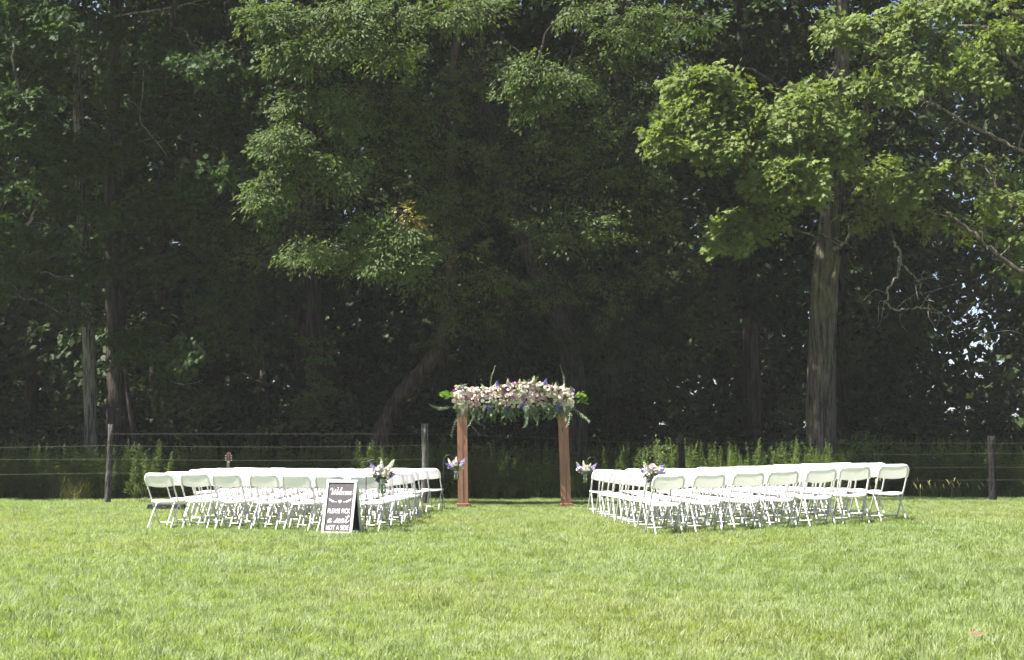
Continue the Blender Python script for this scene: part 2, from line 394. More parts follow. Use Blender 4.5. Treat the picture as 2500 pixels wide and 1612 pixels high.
def sprays(rng, centre, rad, n, size, flat=.35, droop=.35, per=42, shell=.5, spread=.42, twist=.5, face=(0, 0, 1.0)):
    """leaf positions in sprays (flat drooping fans of twigs) spread through an ellipsoid; returns arrays and spray hubs"""
    centre = np.array(centre); rad = np.array(rad); k = max(4, n // per)
    u = unit(rng.normal(size=(k, 3))); rr = (shell + (1 - shell) * rng.random(k)) * rng.random(k) ** .18
    hub = u * rr[:, None] * rad
    out = unit(u * [1, 1, .35] + rng.normal(0, .35, (k, 3))); out[:, 2] -= droop * rng.random(k); out = unit(out)
    pn = unit(np.array(face) + .55 * u * [1, 1, .3] + rng.normal(0, .3, (k, 3)))
    side = unit(np.cross(pn, out)); pn = np.cross(out, side)
    L = spread * (.6 + .8 * rng.random(k))
    si = rng.integers(0, k, n); a = rng.random(n) * 1.3 - .45; b = rng.normal(0, .42, n) * (1.1 - .5 * np.clip(a, 0, 1)); c = rng.normal(0, flat * .28, n)
    pos = hub[si] + L[si][:, None] * (a[:, None] * out[si] + b[:, None] * side[si] + c[:, None] * pn[si])
    pos[:, 2] -= droop * .3 * L[si] * np.clip(a, 0, 2) ** 2
    d = out[si] + .9 * np.sign(b)[:, None] * side[si] * rng.random(n)[:, None] + rng.normal(0, twist * .7, (n, 3)); d[:, 2] -= .35
    nr = pn[si] + rng.normal(0, twist, (n, 3))
    return pos + centre, d, nr, size * rng.uniform(.65, 1.2, n), hub + centre

def crown_points(rng, k, spec):
    pass

def trunk_obj(name, path, radii, mat, parent, seed, n=18, rough=.09, k=9):
    """tapered trunk with ridged bark relief; path in world coordinates relative to the parent"""
    P = catmull(path, k); q = np.linspace(0, len(radii) - 1, len(P)); rad = np.interp(q, range(len(radii)), radii)
    rr = random.Random(seed); mb = MB(); mb.tube(P, list(rad), n, cap=True)
    ph = [rr.uniform(0, 6) for _ in range(6)]
    V = []
    for i, p in enumerate(mb.v):
        ring = i // n; j = i % n
        if ring >= len(P): V.append(p); continue
        c = P[ring]; an = 6.283 * j / n; z = c[2]
        f = 1 + rough * (.55 * math.sin(3 * an + ph[0] + z * .3) + .45 * math.sin(7 * an + ph[1] - z * .5) + .5 * (rr.random() - .5) + .3 * math.sin(z * 2.1 + ph[2] + 2 * an)) - .55 * rough * (n > 30) * abs(math.sin(11 * an + .9 * math.sin(z * 1.7 + ph[3]) + .5 * math.sin(z * 4.3 + an * 3))) ** .5
        V.append(tuple(c[a] + (p[a] - c[a]) * f for a in range(3)))
    mb.v = V
    return mb.obj(name, mat, parent, smooth=True)

def limb_mesh(path, r0, r1, rng, hubs=None, n=6, wob=.12, maxh=10, mat=None):
    mb = MB(); P = catmull(path, 5)
    P = [p + (rng.normal(0, wob * .25, 3) if 0 < i < len(P) - 1 else 0) for i, p in enumerate(P)]
    rad = list(np.linspace(r0, r1, len(P))); mb.tube(P, rad, n)
    if hubs is not None and len(hubs):
        sel = hubs[rng.permutation(len(hubs))[:maxh]]
        for h in sel:
            i = int(np.argmin([np.linalg.norm(p - h) + (0 if j > len(P) * .35 else 5) for j, p in enumerate(P)])); i = max(1, i - 2)
            a = P[i]; mid = (a + h) / 2 + rng.normal(0, .12, 3) + np.array([0, 0, .06])
            mb.tube(catmull([a, mid, h], 3), list(np.linspace(max(.009, rad[i] * .45), .005, 7)), 4, cap=False)
    return mb.mesh('branch', mat or M['bark'], True)

class Tree:
    def __init__(s, name, base, label, cat='tree', group=None):
        s.base = Vector(base); s.root = empty(name, s.base); tag(s.root, label, cat, group); s.path = None; s.nodes = []
    def trunk(s, pts, radii, mat, seed, n=18, rough=.09, name='trunk', main=True, k=9):
        loc = [tuple(Vector(p) - s.base) for p in pts]
        if main: s.path = [np.array(p) for p in catmull(loc, 8)]
        return trunk_obj(name, loc, radii, mat, s.root, seed, n, rough, k)
    def limb(s, pts, r0, r1, seed, mat, name='limb', wob=.1, n=7, twigs=0, spread=.6):
        rng = np.random.default_rng(seed); loc = [np.array(Vector(p) - s.base) for p in pts]
        hubs = None
        if twigs:
            PP = np.array(catmull(loc, 4)); q = PP[rng.integers(len(PP) // 3, len(PP), twigs)]; hubs = q + rng.normal(0, spread, (twigs, 3)) * [1, .6, .7]
        return link(name, limb_mesh(loc, r0, r1, rng, hubs, n, wob, 99, mat), s.root)
    def bough(s, c, rad, n, size, kind, mat, seed, bark, branch=True, **kw):
        rng = np.random.default_rng(seed); c = np.array(Vector(c) - s.base)
        pos, d, nr, sz, hubs = sprays(rng, c, rad, n, size, **kw)
        o = link('bough', leaves('bough', pos, d, nr, sz, kind, mat), s.root); o['kind'] = 'stuff'
        if branch and s.path is not None:
            if not s.nodes:
                z1 = max(p[2] for p in s.path); s.nodes = [p for p in s.path if p[2] > min(4.0, .3 * z1)]
            a = min(s.nodes, key=lambda p: np.linalg.norm(p - c) + 1.2 * max(0, p[2] - c[2] + .3)); s.nodes.append(c + [0, 0, -.1])
            dst = np.linalg.norm(a - c); mid = (a + c) / 2 + np.array([0, 0, .10 * dst]) + rng.normal(0, .07 * dst, 3)
            link('branch', limb_mesh([a, mid, c], min(.06, .014 + .010 * dst), .010, rng, hubs, 5, .12, 10, bark), o)
        return o

def px_bough(tree, u, v, Y, ru, rv, n, size, kind, mat, seed, bark, depth=.8, **kw):
    s = Y * CT / FPX; 
    if Y < 33.75:                                    # outer boughs: small layered sprays that turn their leaves to the light
        kw.setdefault('face', (-.34, -.60, .64)); kw.setdefault('twist', .40); kw.setdefault('per', 24); kw.setdefault('shell', .3); kw['spread'] = kw.get('spread', .42) * .78
        ru *= 1.12; rv *= 1.08
    else: n = int(n * 1.1)
    tree.bough(at(u, v, Y), (ru * s, depth * (ru + rv) * s * .5 + .15, rv * s), n, size, kind, mat, seed, bark, **kw)

def pts_px(lst, Y): return [at(u, v, Y) for u, v in lst]

# big maple right of the arch --------------------------------------------------
YB = 37.0
def foot(u, Y): p = at(u, 1200, Y); return Vector((p.x, Y, gzf(p.x, Y) - .05))
big = Tree('maple_tree', foot(2005, YB), 'thick grey trunk of the old maple behind the right-hand chairs, sunlit boughs overhead')
big.trunk([foot(2008, YB)] + pts_px([(2004, 1120), (2004, 1000), (2005, 860), (2009, 740), (2015, 640), (2024, 540), (2042, 390), (2055, 130), (2062, -120), (2070, -420)], YB),
          [.50, .40, .385, .36, .34, .33, .28, .20, .18, .15, .10], M['bark'], 3, 56, .10, k=22)
big.trunk(pts_px([(1998, 640), (1994, 690), (1990, 740), (1992, 800), (1998, 850)], YB - .26), [.03, .06, .07, .06, .02], M['bark'], 9, 8, .2, 'bark_ridge', False)
big.limb(pts_px([(2030, 700), (2042, 660), (2046, 625)], YB - .3), .10, .07, 8, M['bark'], 'broken_stub', .02, 8)
big.limb(pts_px([(2030, 610), (2055, 598), (2072, 575), (2070, 545)], YB - .35), .06, .02, 12, M['dead_wood'], 'dead_branch', .03, 6, 6, .4)
big.limb(pts_px([(2000, 590), (1985, 575), (1930, 560), (1900, 548)], YB - .4), .04, .012, 13, M['bark'], 'dead_branch', .05, 5, 6, .4)
big.limb(pts_px([(2045, 430), (2062, 410), (2085, 425), (2096, 450), (2120, 490)], YB - .6), .09, .04, 14, M['bark_pale'], 'limb', .03, 7)
big.limb(pts_px([(2180, 590), (2195, 620), (2188, 675), (2165, 705), (2168, 745), (2195, 758), (2240, 750), (2285, 764), (2340, 790), (2430, 835)], 35.6), .038, .008, 15, M['dead_wood'], 'dead_branch', .11, 6, 16, .55)
big.limb(pts_px([(2192, 628), (2215, 660), (2245, 690), (2250, 720), (2285, 758)], 35.5), .032, .008, 16, M['dead_wood'], 'dead_branch', .10, 6, 8, .5)
big.limb(pts_px([(2050, 480), (2110, 500), (2160, 540), (2190, 610)], 36.2), .09, .05, 17, M['bark_dark'], 'limb', .04, 7)
LIT = 33.2
for i, (u, v, Y, ru, rv, n) in enumerate([
        (1715, 215, 33.3, 95, 55, 2300), (1705, 275, 33.0, 90, 40, 1500), (1800, 265, 33.4, 100, 55, 2000), (1665, 310, 32.8, 80, 32, 1000), (1610, 340, 32.7, 45, 22, 420),
        (1605, 362, 32.6, 40, 10, 160), (1735, 360, 32.6, 95, 34, 1500), (1860, 330, 33.0, 110, 60, 2300), (1960, 290, 33.2, 100, 85, 2900), (1990, 240, 33.6, 75, 50, 1200),
        (2045, 330, 33.4, 60, 60, 1000), (1935, 430, 32.5, 75, 50, 1500), (1960, 465, 32.4, 50, 35, 700), (1850, 450, 32.8, 55, 30, 600), (2110, 285, 33.6, 25, 16, 130),
        (1850, 530, 34.0, 80, 32, 700), (1775, 590, 33.2, 42, 45, 560), (1800, 560, 33.6, 60, 40, 500), (2030, 380, 33.6, 60, 40, 700),
        (2140, 430, 35.4, 75, 36, 550), (2240, 440, 36.0, 80, 36, 450), (2200, 500, 36.0, 100, 32, 450), (2110, 520, 36.2, 55, 45, 300), (2280, 540, 36.4, 80, 24, 260),
        (2065, 70, 33.4, 70, 40, 900), (2150, 110, 33.2, 50, 40, 500), (2190, 165, 33.0, 50, 30, 450), (2130, 205, 32.9, 55, 32, 550), (2195, 215, 32.9, 40, 24, 260)]):
    px_bough(big, u, v, Y, ru, rv, n, .145, 'maple', M['maple'], 100 + i, M['bark'], flat=.28, spread=.5)

# tree to the right of the frame whose limbs reach in -----------------------------
rt = Tree('maple_tree', foot(2690, 35.5), 'maple beyond the right edge whose long pale limbs and lit boughs reach in')
rt.trunk([foot(2690, 35.5)] + pts_px([(2685, 900), (2680, 600), (2690, 300), (2700, 0), (2710, -350)], 35.5), [.4, .34, .3, .25, .2, .12], M['bark'], 31, 16)
rt.limb(pts_px([(2685, 760), (2600, 720), (2500, 668), (2440, 625), (2400, 590), (2345, 545), (2310, 520)], 34.8), .075, .035, 32, M['bark'], 'limb', .10, 8, 6, .5)
rt.limb(pts_px([(2690, 450), (2600, 415), (2500, 372), (2420, 330), (2330, 285), (2270, 250), (2200, 222), (2170, 205)], 34.4), .055, .020, 33, M['bark_pale'], 'limb', .10, 7, 14, .6)
rt.limb(pts_px([(2690, 330), (2560, 200), (2480, 160), (2440, 115), (2430, 100)], 34.6), .07, .03, 34, M['bark_pale'], 'limb', .04, 7)
rt.limb(pts_px([(2690, 250), (2560, 110), (2420, 70), (2330, 65), (2270, 75), (2225, 85)], 34.6), .075, .03, 35, M['bark_pale'], 'limb', .05, 7, 8, .5)
rt.limb(pts_px([(2175, 200), (2168, 235), (2172, 270)], 34.1), .04, .03, 36, M['bark_pale'], 'broken_stub', .02, 6)
for i, (u, v, Y, ru, rv, n) in enumerate([(2240, 30, 33.4, 85, 26, 900), (2330, 18, 33.4, 85, 26, 750), (2225, 58, 33.2, 45, 18, 260), (2310, 115, 33.2, 30, 45, 320), (2330, 180, 33.0, 70, 30, 850),
        (2375, 150, 33.2, 50, 30, 420), (2390, 208, 33.0, 50, 18, 300), (2425, 85, 34.2, 45, 24, 260), (2480, 90, 34.2, 40, 24, 260), (2470, 30, 34.6, 60, 34, 300),
        (2450, 490, 35.8, 85, 30, 450), (2495, 560, 36.0, 60, 45, 330), (2360, 560, 36.6, 70, 32, 280), (2400, 410, 37.2, 120, 60, 450), (2460, 640, 37.0, 80, 50, 350)]):
    px_bough(rt, u, v, Y, ru, rv, n, .135, 'maple', M['maple'], 200 + i, M['bark'], flat=.28, spread=.5)

# leaning elm behind the arch ------------------------------------------------------
elm = Tree('elm_tree', foot(912, 37.5), 'leaning curved elm trunk left of the flower arch with drooping small-leaved boughs')
elm.trunk([foot(905, 37.5)] + pts_px([(915, 1140), (930, 1060), (962, 990), (1008, 930), (1052, 880), (1082, 815), (1094, 740), (1098, 620), (1100, 420), (1110, 150), (1130, -200), (1140, -420)], 37.5),
          [.30, .24, .22, .21, .20, .19, .18, .17, .16, .14, .12, .1, .07], M['elm_bark'], 41, 22, .12)
elm.limb(pts_px([(1090, 800), (1060, 830), (1030, 850), (1005, 862)], 37.1), .02, .008, 44, M['bark_dark'], 'twig', .03, 5, 3, .2)
px_bough(elm, 1035, 838, 37.0, 32, 9, 130, .11, 'elm', M['elm'], 399, M['bark_dark'], flat=.3, spread=.3, branch=False)
E = [ # u, v, Y, ru, rv, n   sunlit outer boughs
     (640, 40, 32.2, 70, 45, 1500), (700, 55, 32.0, 90, 55, 2200), (760, 135, 31.8, 95, 50, 2400), (690, 130, 31.9, 60, 40, 1100), (850, 35, 32.0, 110, 45, 2200), (860, 110, 31.9, 90, 60, 1900),
     (715, 250, 31.9, 62, 45, 1300), (690, 345, 31.6, 85, 45, 2400), (740, 390, 31.8, 80, 40, 1500), (640, 480, 31.7, 45, 60, 1300), (680, 450, 31.9, 60, 60, 1200), (820, 290, 31.9, 70, 50, 1300), (800, 240, 32.0, 50, 30, 500),
     (830, 430, 32.0, 60, 60, 1200), (790, 390, 32.1, 70, 40, 900), (960, 40, 32.3, 110, 50, 1600), (1090, 30, 32.2, 110, 45, 1600), (1180, 25, 32.2, 80, 40, 900), (960, 140, 32.8, 110, 60, 1300),
     (1300, 175, 31.8, 85, 40, 1500), (1255, 205, 31.9, 60, 50, 900), (1330, 220, 31.7, 75, 34, 1100), (1390, 205, 31.7, 45, 30, 450), (1300, 255, 31.9, 60, 35, 700),
     (900, 555, 32.2, 70, 34, 900), (960, 575, 31.9, 90, 45, 1700), (930, 640, 31.7, 45, 50, 850), (1000, 640, 32.0, 70, 45, 900), (800, 615, 32.6, 95, 42, 1300), (860, 640, 32.6, 60, 40, 600), (740, 630, 33, 70, 40, 600),
     (1420, 30, 32.4, 90, 34, 900), (1560, 30, 32.6, 90, 40, 900), (1690, 50, 32.8, 70, 50, 800), (1600, 90, 33.0, 90, 50, 800), (1500, 90, 33.2, 90, 50, 700)]
D = [ # shaded inner boughs
     (1060, 250, 34.4, 150, 80, 2200), (900, 230, 34.4, 130, 80, 1800), (1180, 160, 34.6, 120, 80, 1700), (950, 360, 34.4, 140, 70, 1900), (1120, 390, 34.8, 140, 80, 1900), (1290, 380, 34.6, 130, 70, 1700),
     (1420, 340, 34.6, 120, 90, 1700), (1250, 480, 34.8, 140, 70, 1600), (1090, 520, 34.4, 130, 60, 1500), (1120, 610, 33.6, 110, 50, 1300), (1210, 680, 33.8, 95, 50, 1100), (1060, 690, 34.4, 100, 50, 900),
     (1330, 560, 34.2, 110, 50, 1200), (1470, 560, 33.8, 110, 50, 1400), (1400, 590, 34, 90, 40, 700), (1440, 450, 34.8, 120, 70, 1400), (1560, 430, 35.2, 120, 80, 1300), (1560, 250, 34.8, 110, 90, 1400), (1450, 160, 34.6, 120, 80, 1400),
     (700, 560, 34, 90, 60, 1000), (640, 640, 35, 100, 60, 900), (1010, 460, 34.2, 90, 50, 900), (1150, 780, 35.4, 120, 60, 1000), (1330, 720, 35.6, 140, 70, 1200), (1500, 700, 35.6, 150, 70, 1400), (1640, 640, 35.6, 120, 80, 1200), (1600, 540, 35.6, 110, 60, 900)]
for i, (u, v, Y, ru, rv, n) in enumerate(E): px_bough(elm, u, v, Y - 2.2, ru, rv, int(n * .82), .108, 'elm', M['elm'], 300 + i, M['bark_dark'], flat=.3, droop=.55, spread=.42)
for i, (u, v, Y, ru, rv, n) in enumerate(D): px_bough(elm, u, v, Y + .7, ru, rv, int(n * .5), .12, 'elm', M['elm'], 340 + i, M['bark_dark'], flat=.3, droop=.55, spread=.45)
px_bough(elm, 995, 530, 31.9, 36, 38, 420, .09, 'elm', M['yellow_leaf'], 391, M['bark_dark'], flat=.3, spread=.22)
px_bough(elm, 1020, 565, 31.9, 34, 34, 300, .09, 'elm', M['yellow_leaf'], 392, M['bark_dark'], flat=.3, spread=.2)

# second elm trunk, dim, right of the arch middle ------------------------------------
e2 = Tree('elm_tree', foot(1400, 39.5), 'dim thick trunk leaning left in the shade behind the arch')
e2.trunk([foot(1405, 39.5)] + pts_px([(1402, 1000), (1398, 900), (1382, 830), (1345, 740), (1288, 610), (1245, 490), (1205, 350), (1170, 150), (1150, -150), (1150, -400)], 39.5),
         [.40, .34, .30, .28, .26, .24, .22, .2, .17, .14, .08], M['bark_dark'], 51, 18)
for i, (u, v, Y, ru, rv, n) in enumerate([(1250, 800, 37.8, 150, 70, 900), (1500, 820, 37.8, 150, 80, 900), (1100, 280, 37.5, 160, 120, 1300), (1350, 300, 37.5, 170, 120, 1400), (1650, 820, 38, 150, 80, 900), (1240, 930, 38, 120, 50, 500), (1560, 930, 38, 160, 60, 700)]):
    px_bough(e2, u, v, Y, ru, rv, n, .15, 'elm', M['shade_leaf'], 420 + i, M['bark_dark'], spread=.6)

# left-hand maples ---------------------------------------------------------------------
l1 = Tree('maple_tree', foot(222, 37.2), 'slim pale grey trunk at the left, just behind the leftmost fence post')
l1.trunk([foot(226, 37.2)] + pts_px([(224, 1100), (221, 1000), (219, 880), (214, 760), (206, 620), (196, 420), (188, 180), (180, -100), (178, -400)], 37.2), [.22, .18, .175, .17, .16, .155, .14, .12, .1, .06], M['bark_pale'], 61, 16, .06)
for i, (u, v, Y, ru, rv, n) in enumerate([(50, 245, 32.0, 75, 32, 1000), (35, 320, 31.8, 55, 26, 600), (70, 300, 34.4, 50, 30, 400), (20, 350, 34.0, 30, 16, 180), (70, 40, 32.2, 90, 40, 1100), (120, 85, 32.0, 80, 30, 700), (40, 70, 34.2, 50, 25, 350), (150, 20, 34.6, 60, 30, 450),
        (220, 50, 35.6, 60, 50, 600), (190, 365, 35.6, 80, 40, 800), (270, 370, 35.4, 70, 40, 700), (200, 410, 35.6, 50, 25, 300), (60, 560, 35.4, 110, 50, 1000), (150, 590, 35.4, 60, 30, 400), (30, 640, 35, 40, 30, 250), (80, 650, 35.2, 60, 20, 300),
        (170, 700, 35.2, 40, 40, 400), (175, 770, 35.4, 45, 35, 350), (15, 720, 35, 25, 25, 130), (100, 470, 36, 130, 60, 900), (90, 180, 36.2, 140, 70, 1000)]):
    px_bough(l1, u, v, Y, ru, rv, n, .14, 'maple', M['dark_shaded_maple'], 500 + i, M['bark_pale'], flat=.28, spread=.5)
l2 = Tree('maple_tree', foot(290, 39.0), 'thick dim brown trunk beside the slim left trunk, flared at its foot')
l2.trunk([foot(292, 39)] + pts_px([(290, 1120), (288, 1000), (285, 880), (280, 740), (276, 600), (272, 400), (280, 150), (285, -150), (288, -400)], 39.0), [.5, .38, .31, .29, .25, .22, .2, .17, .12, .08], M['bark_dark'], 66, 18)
l2.trunk(pts_px([(338, 1180), (330, 1090), (318, 1000), (305, 900)], 38.7), [.07, .07, .08, .05], M['bark_dark'], 67, 8, .1, 'side_stem', False)
for i, (u, v, Y, ru, rv, n) in enumerate([(500, 155, 32.2, 85, 34, 900), (540, 170, 32.0, 50, 26, 400), (420, 115, 35, 60, 25, 450), (400, 190, 35.2, 50, 20, 300), (330, 175, 35.6, 60, 25, 400), (300, 220, 36, 60, 30, 350),
        (470, 430, 34.8, 50, 28, 400), (560, 425, 32.4, 55, 14, 260), (430, 480, 35.4, 70, 40, 500), (300, 510, 35.6, 110, 26, 700), (520, 540, 36, 100, 50, 700), (600, 560, 36, 80, 50, 500),
        (430, 640, 36, 80, 30, 500), (520, 650, 36, 70, 30, 400), (590, 690, 36, 70, 30, 400), (330, 820, 35.4, 50, 30, 350), (390, 830, 35.2, 70, 30, 550), (430, 870, 32.6, 45, 28, 380), (460, 840, 35, 35, 22, 220), (330, 870, 35.4, 50, 20, 250),
        (510, 770, 35.4, 45, 26, 320), (400, 950, 35.6, 40, 26, 240), (500, 970, 35.8, 60, 24, 260), (560, 820, 36.2, 90, 50, 500), (480, 290, 36, 130, 70, 1000), (360, 300, 36.4, 110, 80, 800), (600, 330, 36.2, 90, 70, 700), (260, 640, 36.4, 110, 50, 700)]):
    px_bough(l2, u, v, Y, ru, rv, n, .14, 'maple', M['dark_shaded_maple'], 540 + i, M['bark_dark'], flat=.28, spread=.5)
l2.limb(pts_px([(350, 170), (348, 230), (342, 290), (360, 320), (385, 350), (408, 382)], 35.0), .018, .006, 69, M['dead_wood'], 'dead_branch', .02, 5, 5, .25)
l2.limb(pts_px([(415, 930), (440, 938), (470, 936), (495, 928)], 35.6), .012, .006, 70, M['dead_wood'], 'dead_branch', .02, 5)
l2.limb(pts_px([(280, 40), (420, 18), (520, -8)], 35.6), .03, .015, 71, M['dead_wood'], 'dead_branch', .03, 5, 6, .3)
l3 = Tree('vine_covered_tree', foot(765, 40.0), 'dim trunk wrapped in creeper between the left trees and the leaning elm')
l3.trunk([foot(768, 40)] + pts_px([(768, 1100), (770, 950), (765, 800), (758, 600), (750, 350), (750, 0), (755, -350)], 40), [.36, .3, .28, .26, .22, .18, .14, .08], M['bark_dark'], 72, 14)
for i, (u, v, Y, ru, rv, n) in enumerate([(760, 950, 39.4, 45, 60, 450), (790, 1020, 39.2, 70, 45, 600), (740, 1010, 39.2, 50, 40, 350), (845, 1050, 39.2, 50, 25, 220), (830, 960, 39.4, 35, 50, 250), (770, 860, 39.5, 45, 60, 350), (690, 1040, 39, 50, 30, 250)]):
    px_bough(l3, u, v, Y, ru, rv, n, .16, 'blob', M['weed'], 600 + i, M['bark_dark'], spread=.3, branch=False)

# upper canopy of the front trees (above the frame; it shades the wood) ----------------
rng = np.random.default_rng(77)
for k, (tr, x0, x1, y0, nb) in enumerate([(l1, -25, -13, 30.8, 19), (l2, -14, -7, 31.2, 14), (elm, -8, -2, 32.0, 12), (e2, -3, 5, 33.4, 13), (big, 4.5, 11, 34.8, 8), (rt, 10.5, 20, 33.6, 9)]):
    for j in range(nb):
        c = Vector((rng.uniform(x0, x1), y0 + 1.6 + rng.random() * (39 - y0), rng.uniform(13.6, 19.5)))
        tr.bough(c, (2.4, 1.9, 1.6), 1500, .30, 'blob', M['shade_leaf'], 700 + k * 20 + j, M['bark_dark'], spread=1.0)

# ------------------------------------------------------------------ the wood behind: trees that share a few crowns
def wood_tree(seed, H, crown_lo, rad, n, size):
    rng = np.random.default_rng(seed); root = empty('woodland_tree')
    lean = rng.normal(0, .4, 2); path = [(0, 0, -.1), (lean[0] * .2, lean[1] * .2, H * .3), (lean[0] * .6, lean[1] * .6, H * .6), (lean[0], lean[1], H * .92)]
    trunk_obj('trunk', path, [.26, .2, .15, .05], M['bark_dark'], root, seed, 10, .08)
    pos = []; dd = []; nn = []; ss = []
    for k in range(16):
        z = crown_lo + (H - crown_lo) * (k + .5) / 16; q = (z - crown_lo) / (H - crown_lo); w = rad * (1 - .75 * q ** 2) * rng.uniform(.7, 1.1)
        a = rng.uniform(0, 6.28); c = (lean[0] * q + math.cos(a) * w * .5, lean[1] * q + math.sin(a) * w * .5, z)
        p, d, m_, s_, _ = sprays(rng, c, (w * .8, w * .8, (H - crown_lo) / 11), n // 16, size, spread=.9, per=30)
        pos.append(p); dd.append(d); nn.append(m_); ss.append(s_)
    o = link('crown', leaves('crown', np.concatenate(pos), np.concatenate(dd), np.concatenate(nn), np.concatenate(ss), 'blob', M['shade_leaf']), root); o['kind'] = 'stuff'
    return root
protos = [wood_tree(801, 19, 2.6, 3.6, 9000, .26), wood_tree(802, 22, 3.5, 3.8, 9000, .27), wood_tree(803, 17, 2.0, 3.2, 9000, .25), wood_tree(804, 21, 5.0, 3.6, 8000, .28)]
rng = np.random.default_rng(9); spots = []
for row, (y, step, off) in enumerate([(41.5, 4.6, 0), (45, 4.4, 2.2), (49.5, 4.5, .8), (54.5, 4.6, 2.6), (60, 4.6, 1)]):
    hw = .39 * y + 4
    for x in np.arange(-hw + off, hw, step): spots.append((x + rng.normal(0, .6), y + rng.normal(0, .7)))
spots = [p for p in spots if not .295 < p[0] / p[1] < .345]          # a thin place in the wood on the right
for i, (x, y) in enumerate(spots):
    o = protos[i] if i < 4 else copy_tree(protos[rng.integers(0, 4)])
    o.location = (x, y, gzf(x, y)); o.rotation_euler.z = rng.uniform(0, 6.28); s = rng.uniform(.88, 1.12); o.scale = (s, s, s)
    tag(o, 'tall woodland tree standing in the deep shade behind the front trees', 'tree', 'trees deep in the dark wood')
def bush(seed, n, rad, h, size, mat, name='understory_bush'):
    rng = np.random.default_rng(seed); root = empty(name)
    p, d, m_, s_, hubs = sprays(rng, (0, 0, h * .55), (rad, rad, h * .5), n, size, spread=.5, per=30)
    o = link('foliage', leaves('foliage', p, d, m_, s_, 'blob', mat), root); o['kind'] = 'stuff'
    mb = MB()
    for hb in hubs[:14]: mb.tube(catmull([(0, 0, 0), hb * [.35, .35, .6], hb], 3), [.02, .017, .014, .011, .009, .007, .005], 4, cap=False)
    link('stems', mb.mesh('stems', M['bark_dark']), root); return root
bp = [bush(811, 1500, 1.3, 3.0, .17, M['shade_leaf']), bush(812, 1500, 1.5, 2.4, .17, M['shade_leaf']), bush(813, 1600, 1.2, 3.8, .18, M['shade_leaf'])]
k = 0
for y, st in ((40.2, 2.5), (43, 2.7), (47, 3), (52, 3.2)):
    hw = .38 * y + 1.5
    for x in np.arange(-hw, hw, st):
        o = bp[k] if k < 3 else copy_tree(bp[rng.integers(0, 3)]); k += 1
        xx, yy = x + rng.normal(0, .5), y + rng.normal(0, .5)
        o.location = (xx, yy, gzf(xx, yy)); o.rotation_euler.z = rng.uniform(0, 6.28); s = rng.uniform(.75, 1.25); o.scale = (s, s, s * rng.uniform(.8, 1.3))
        tag(o, 'dark leafy bush under the trees in the shaded wood', 'bush', 'bushes under the trees')
n = 90000
rng = np.random.default_rng(12); pos = np.stack([rng.uniform(-34, 34, n), rng.uniform(66, 72, n), rng.uniform(0, 1, n) ** 1.1 * 22], -1)
gap = ((pos[:, 0] / pos[:, 1] - .318) / .024) ** 2 + ((pos[:, 2] - 7.2) / 1.7) ** 2
keep = rng.random(n) > .70 * np.exp(-gap ** 2 * .7)
pos = pos[keep]; n = len(pos)
o = link('distant_woods', leaves('distant_woods', pos, rng.normal(size=(n, 3)), rng.normal(size=(n, 3)) + [0, -1, 1], rng.uniform(.4, .75, n), 'blob', M['shade_leaf']))
tag(o, 'far edge of the wood, a dark mass of leaves', 'woods', kind='stuff')

# ------------------------------------------------------------------ weeds along the fence
def weed_meshes(seed, H, nl, ll, lw, bend=.15):
    """goldenrod-like plant: stem and many narrow leaves"""
    rng = np.random.default_rng(seed); b = rng.normal(0, bend, 2)
    def sp(q): return np.array([b[0] * q * q * H, b[1] * q * q * H, q * H])
    mb = MB(); mb.tube([sp(q) for q in np.linspace(0, 1, 6)], list(np.linspace(.006, .0025, 6)), 4, cap=False)
    q = rng.uniform(.12, 1, nl) ** .8; pos = np.array([sp(a) for a in q]); an = np.arange(nl) * 2.4 + rng.normal(0, .3, nl)
    d = np.stack([np.cos(an), np.sin(an), .55 - .5 * rng.random(nl) + .7 * (q > .85)], -1)
    size = ll * (1.15 - .75 * q ** 2) * rng.uniform(.7, 1.2, nl); nr = np.stack([-.4 * np.cos(an), -.4 * np.sin(an), np.ones(nl)], -1) + rng.normal(0, .25, (nl, 3))
    T, F = TPL['elm']; TT = T * [1, lw, 1]
    X = unit(d); Y = unit(np.cross(nr, X)); Z = np.cross(X, Y)
    V = pos[:, None] + size[:, None, None] * (TT[None, :, :1] * X[:, None] + TT[None, :, 1:2] * Y[:, None] + TT[None, :, 2:] * Z[:, None])
    ff = np.concatenate([np.array(f) for f in F]); idx = ((np.arange(nl) * 4)[:, None] + ff[None]).ravel()
    return mb.mesh('stem', M['weed']), np_mesh('leaves', V.reshape(-1, 3), np.tile([3, 3], nl), idx, M['weed'])
weeds = [weed_meshes(900 + i, 1.15 + .05 * (i % 4), 95, .13, .55) for i in range(6)]
rng = np.random.default_rng(33); gp = []
for i in range(290):
    if i >= 230: x = rng.uniform(-14, -5.5) if i % 2 else rng.uniform(6, 14.5); y = rng.uniform(33.3, 34.3)
    elif i < 80: x = rng.normal(-2.6, 1.7); y = rng.uniform(33.7, 35.2)
    else: x = rng.uniform(-14, 14.5); y = rng.uniform(33.6, 35.4)
    if 1.2 < x < 7.5: y += 1.1
    gp.append((x, y))
for i, (x, y) in enumerate(gp):
    st, lv = weeds[i % 6]; r = empty('goldenrod_plant', (x, y, gzf(x, y)), rng.uniform(0, 6.28)); s = rng.uniform(.75, 1.15); r.scale = (s, s, s * rng.uniform(.85, 1.12))
    link('stem', st, r); o = link('leaves', lv, r); o['kind'] = 'stuff'
    tag(r, 'tall feathery green weed in the strip behind the wire fence', 'weed', 'tall weeds behind the fence')
kinds = []
for st, lv in weeds[:4]: kinds.append(lv)
kinds += [blades_mesh('tall_grass', rg, 40, .16, .45, 1.05, .008, M['weed'], .5, 3) for _ in range(3)]
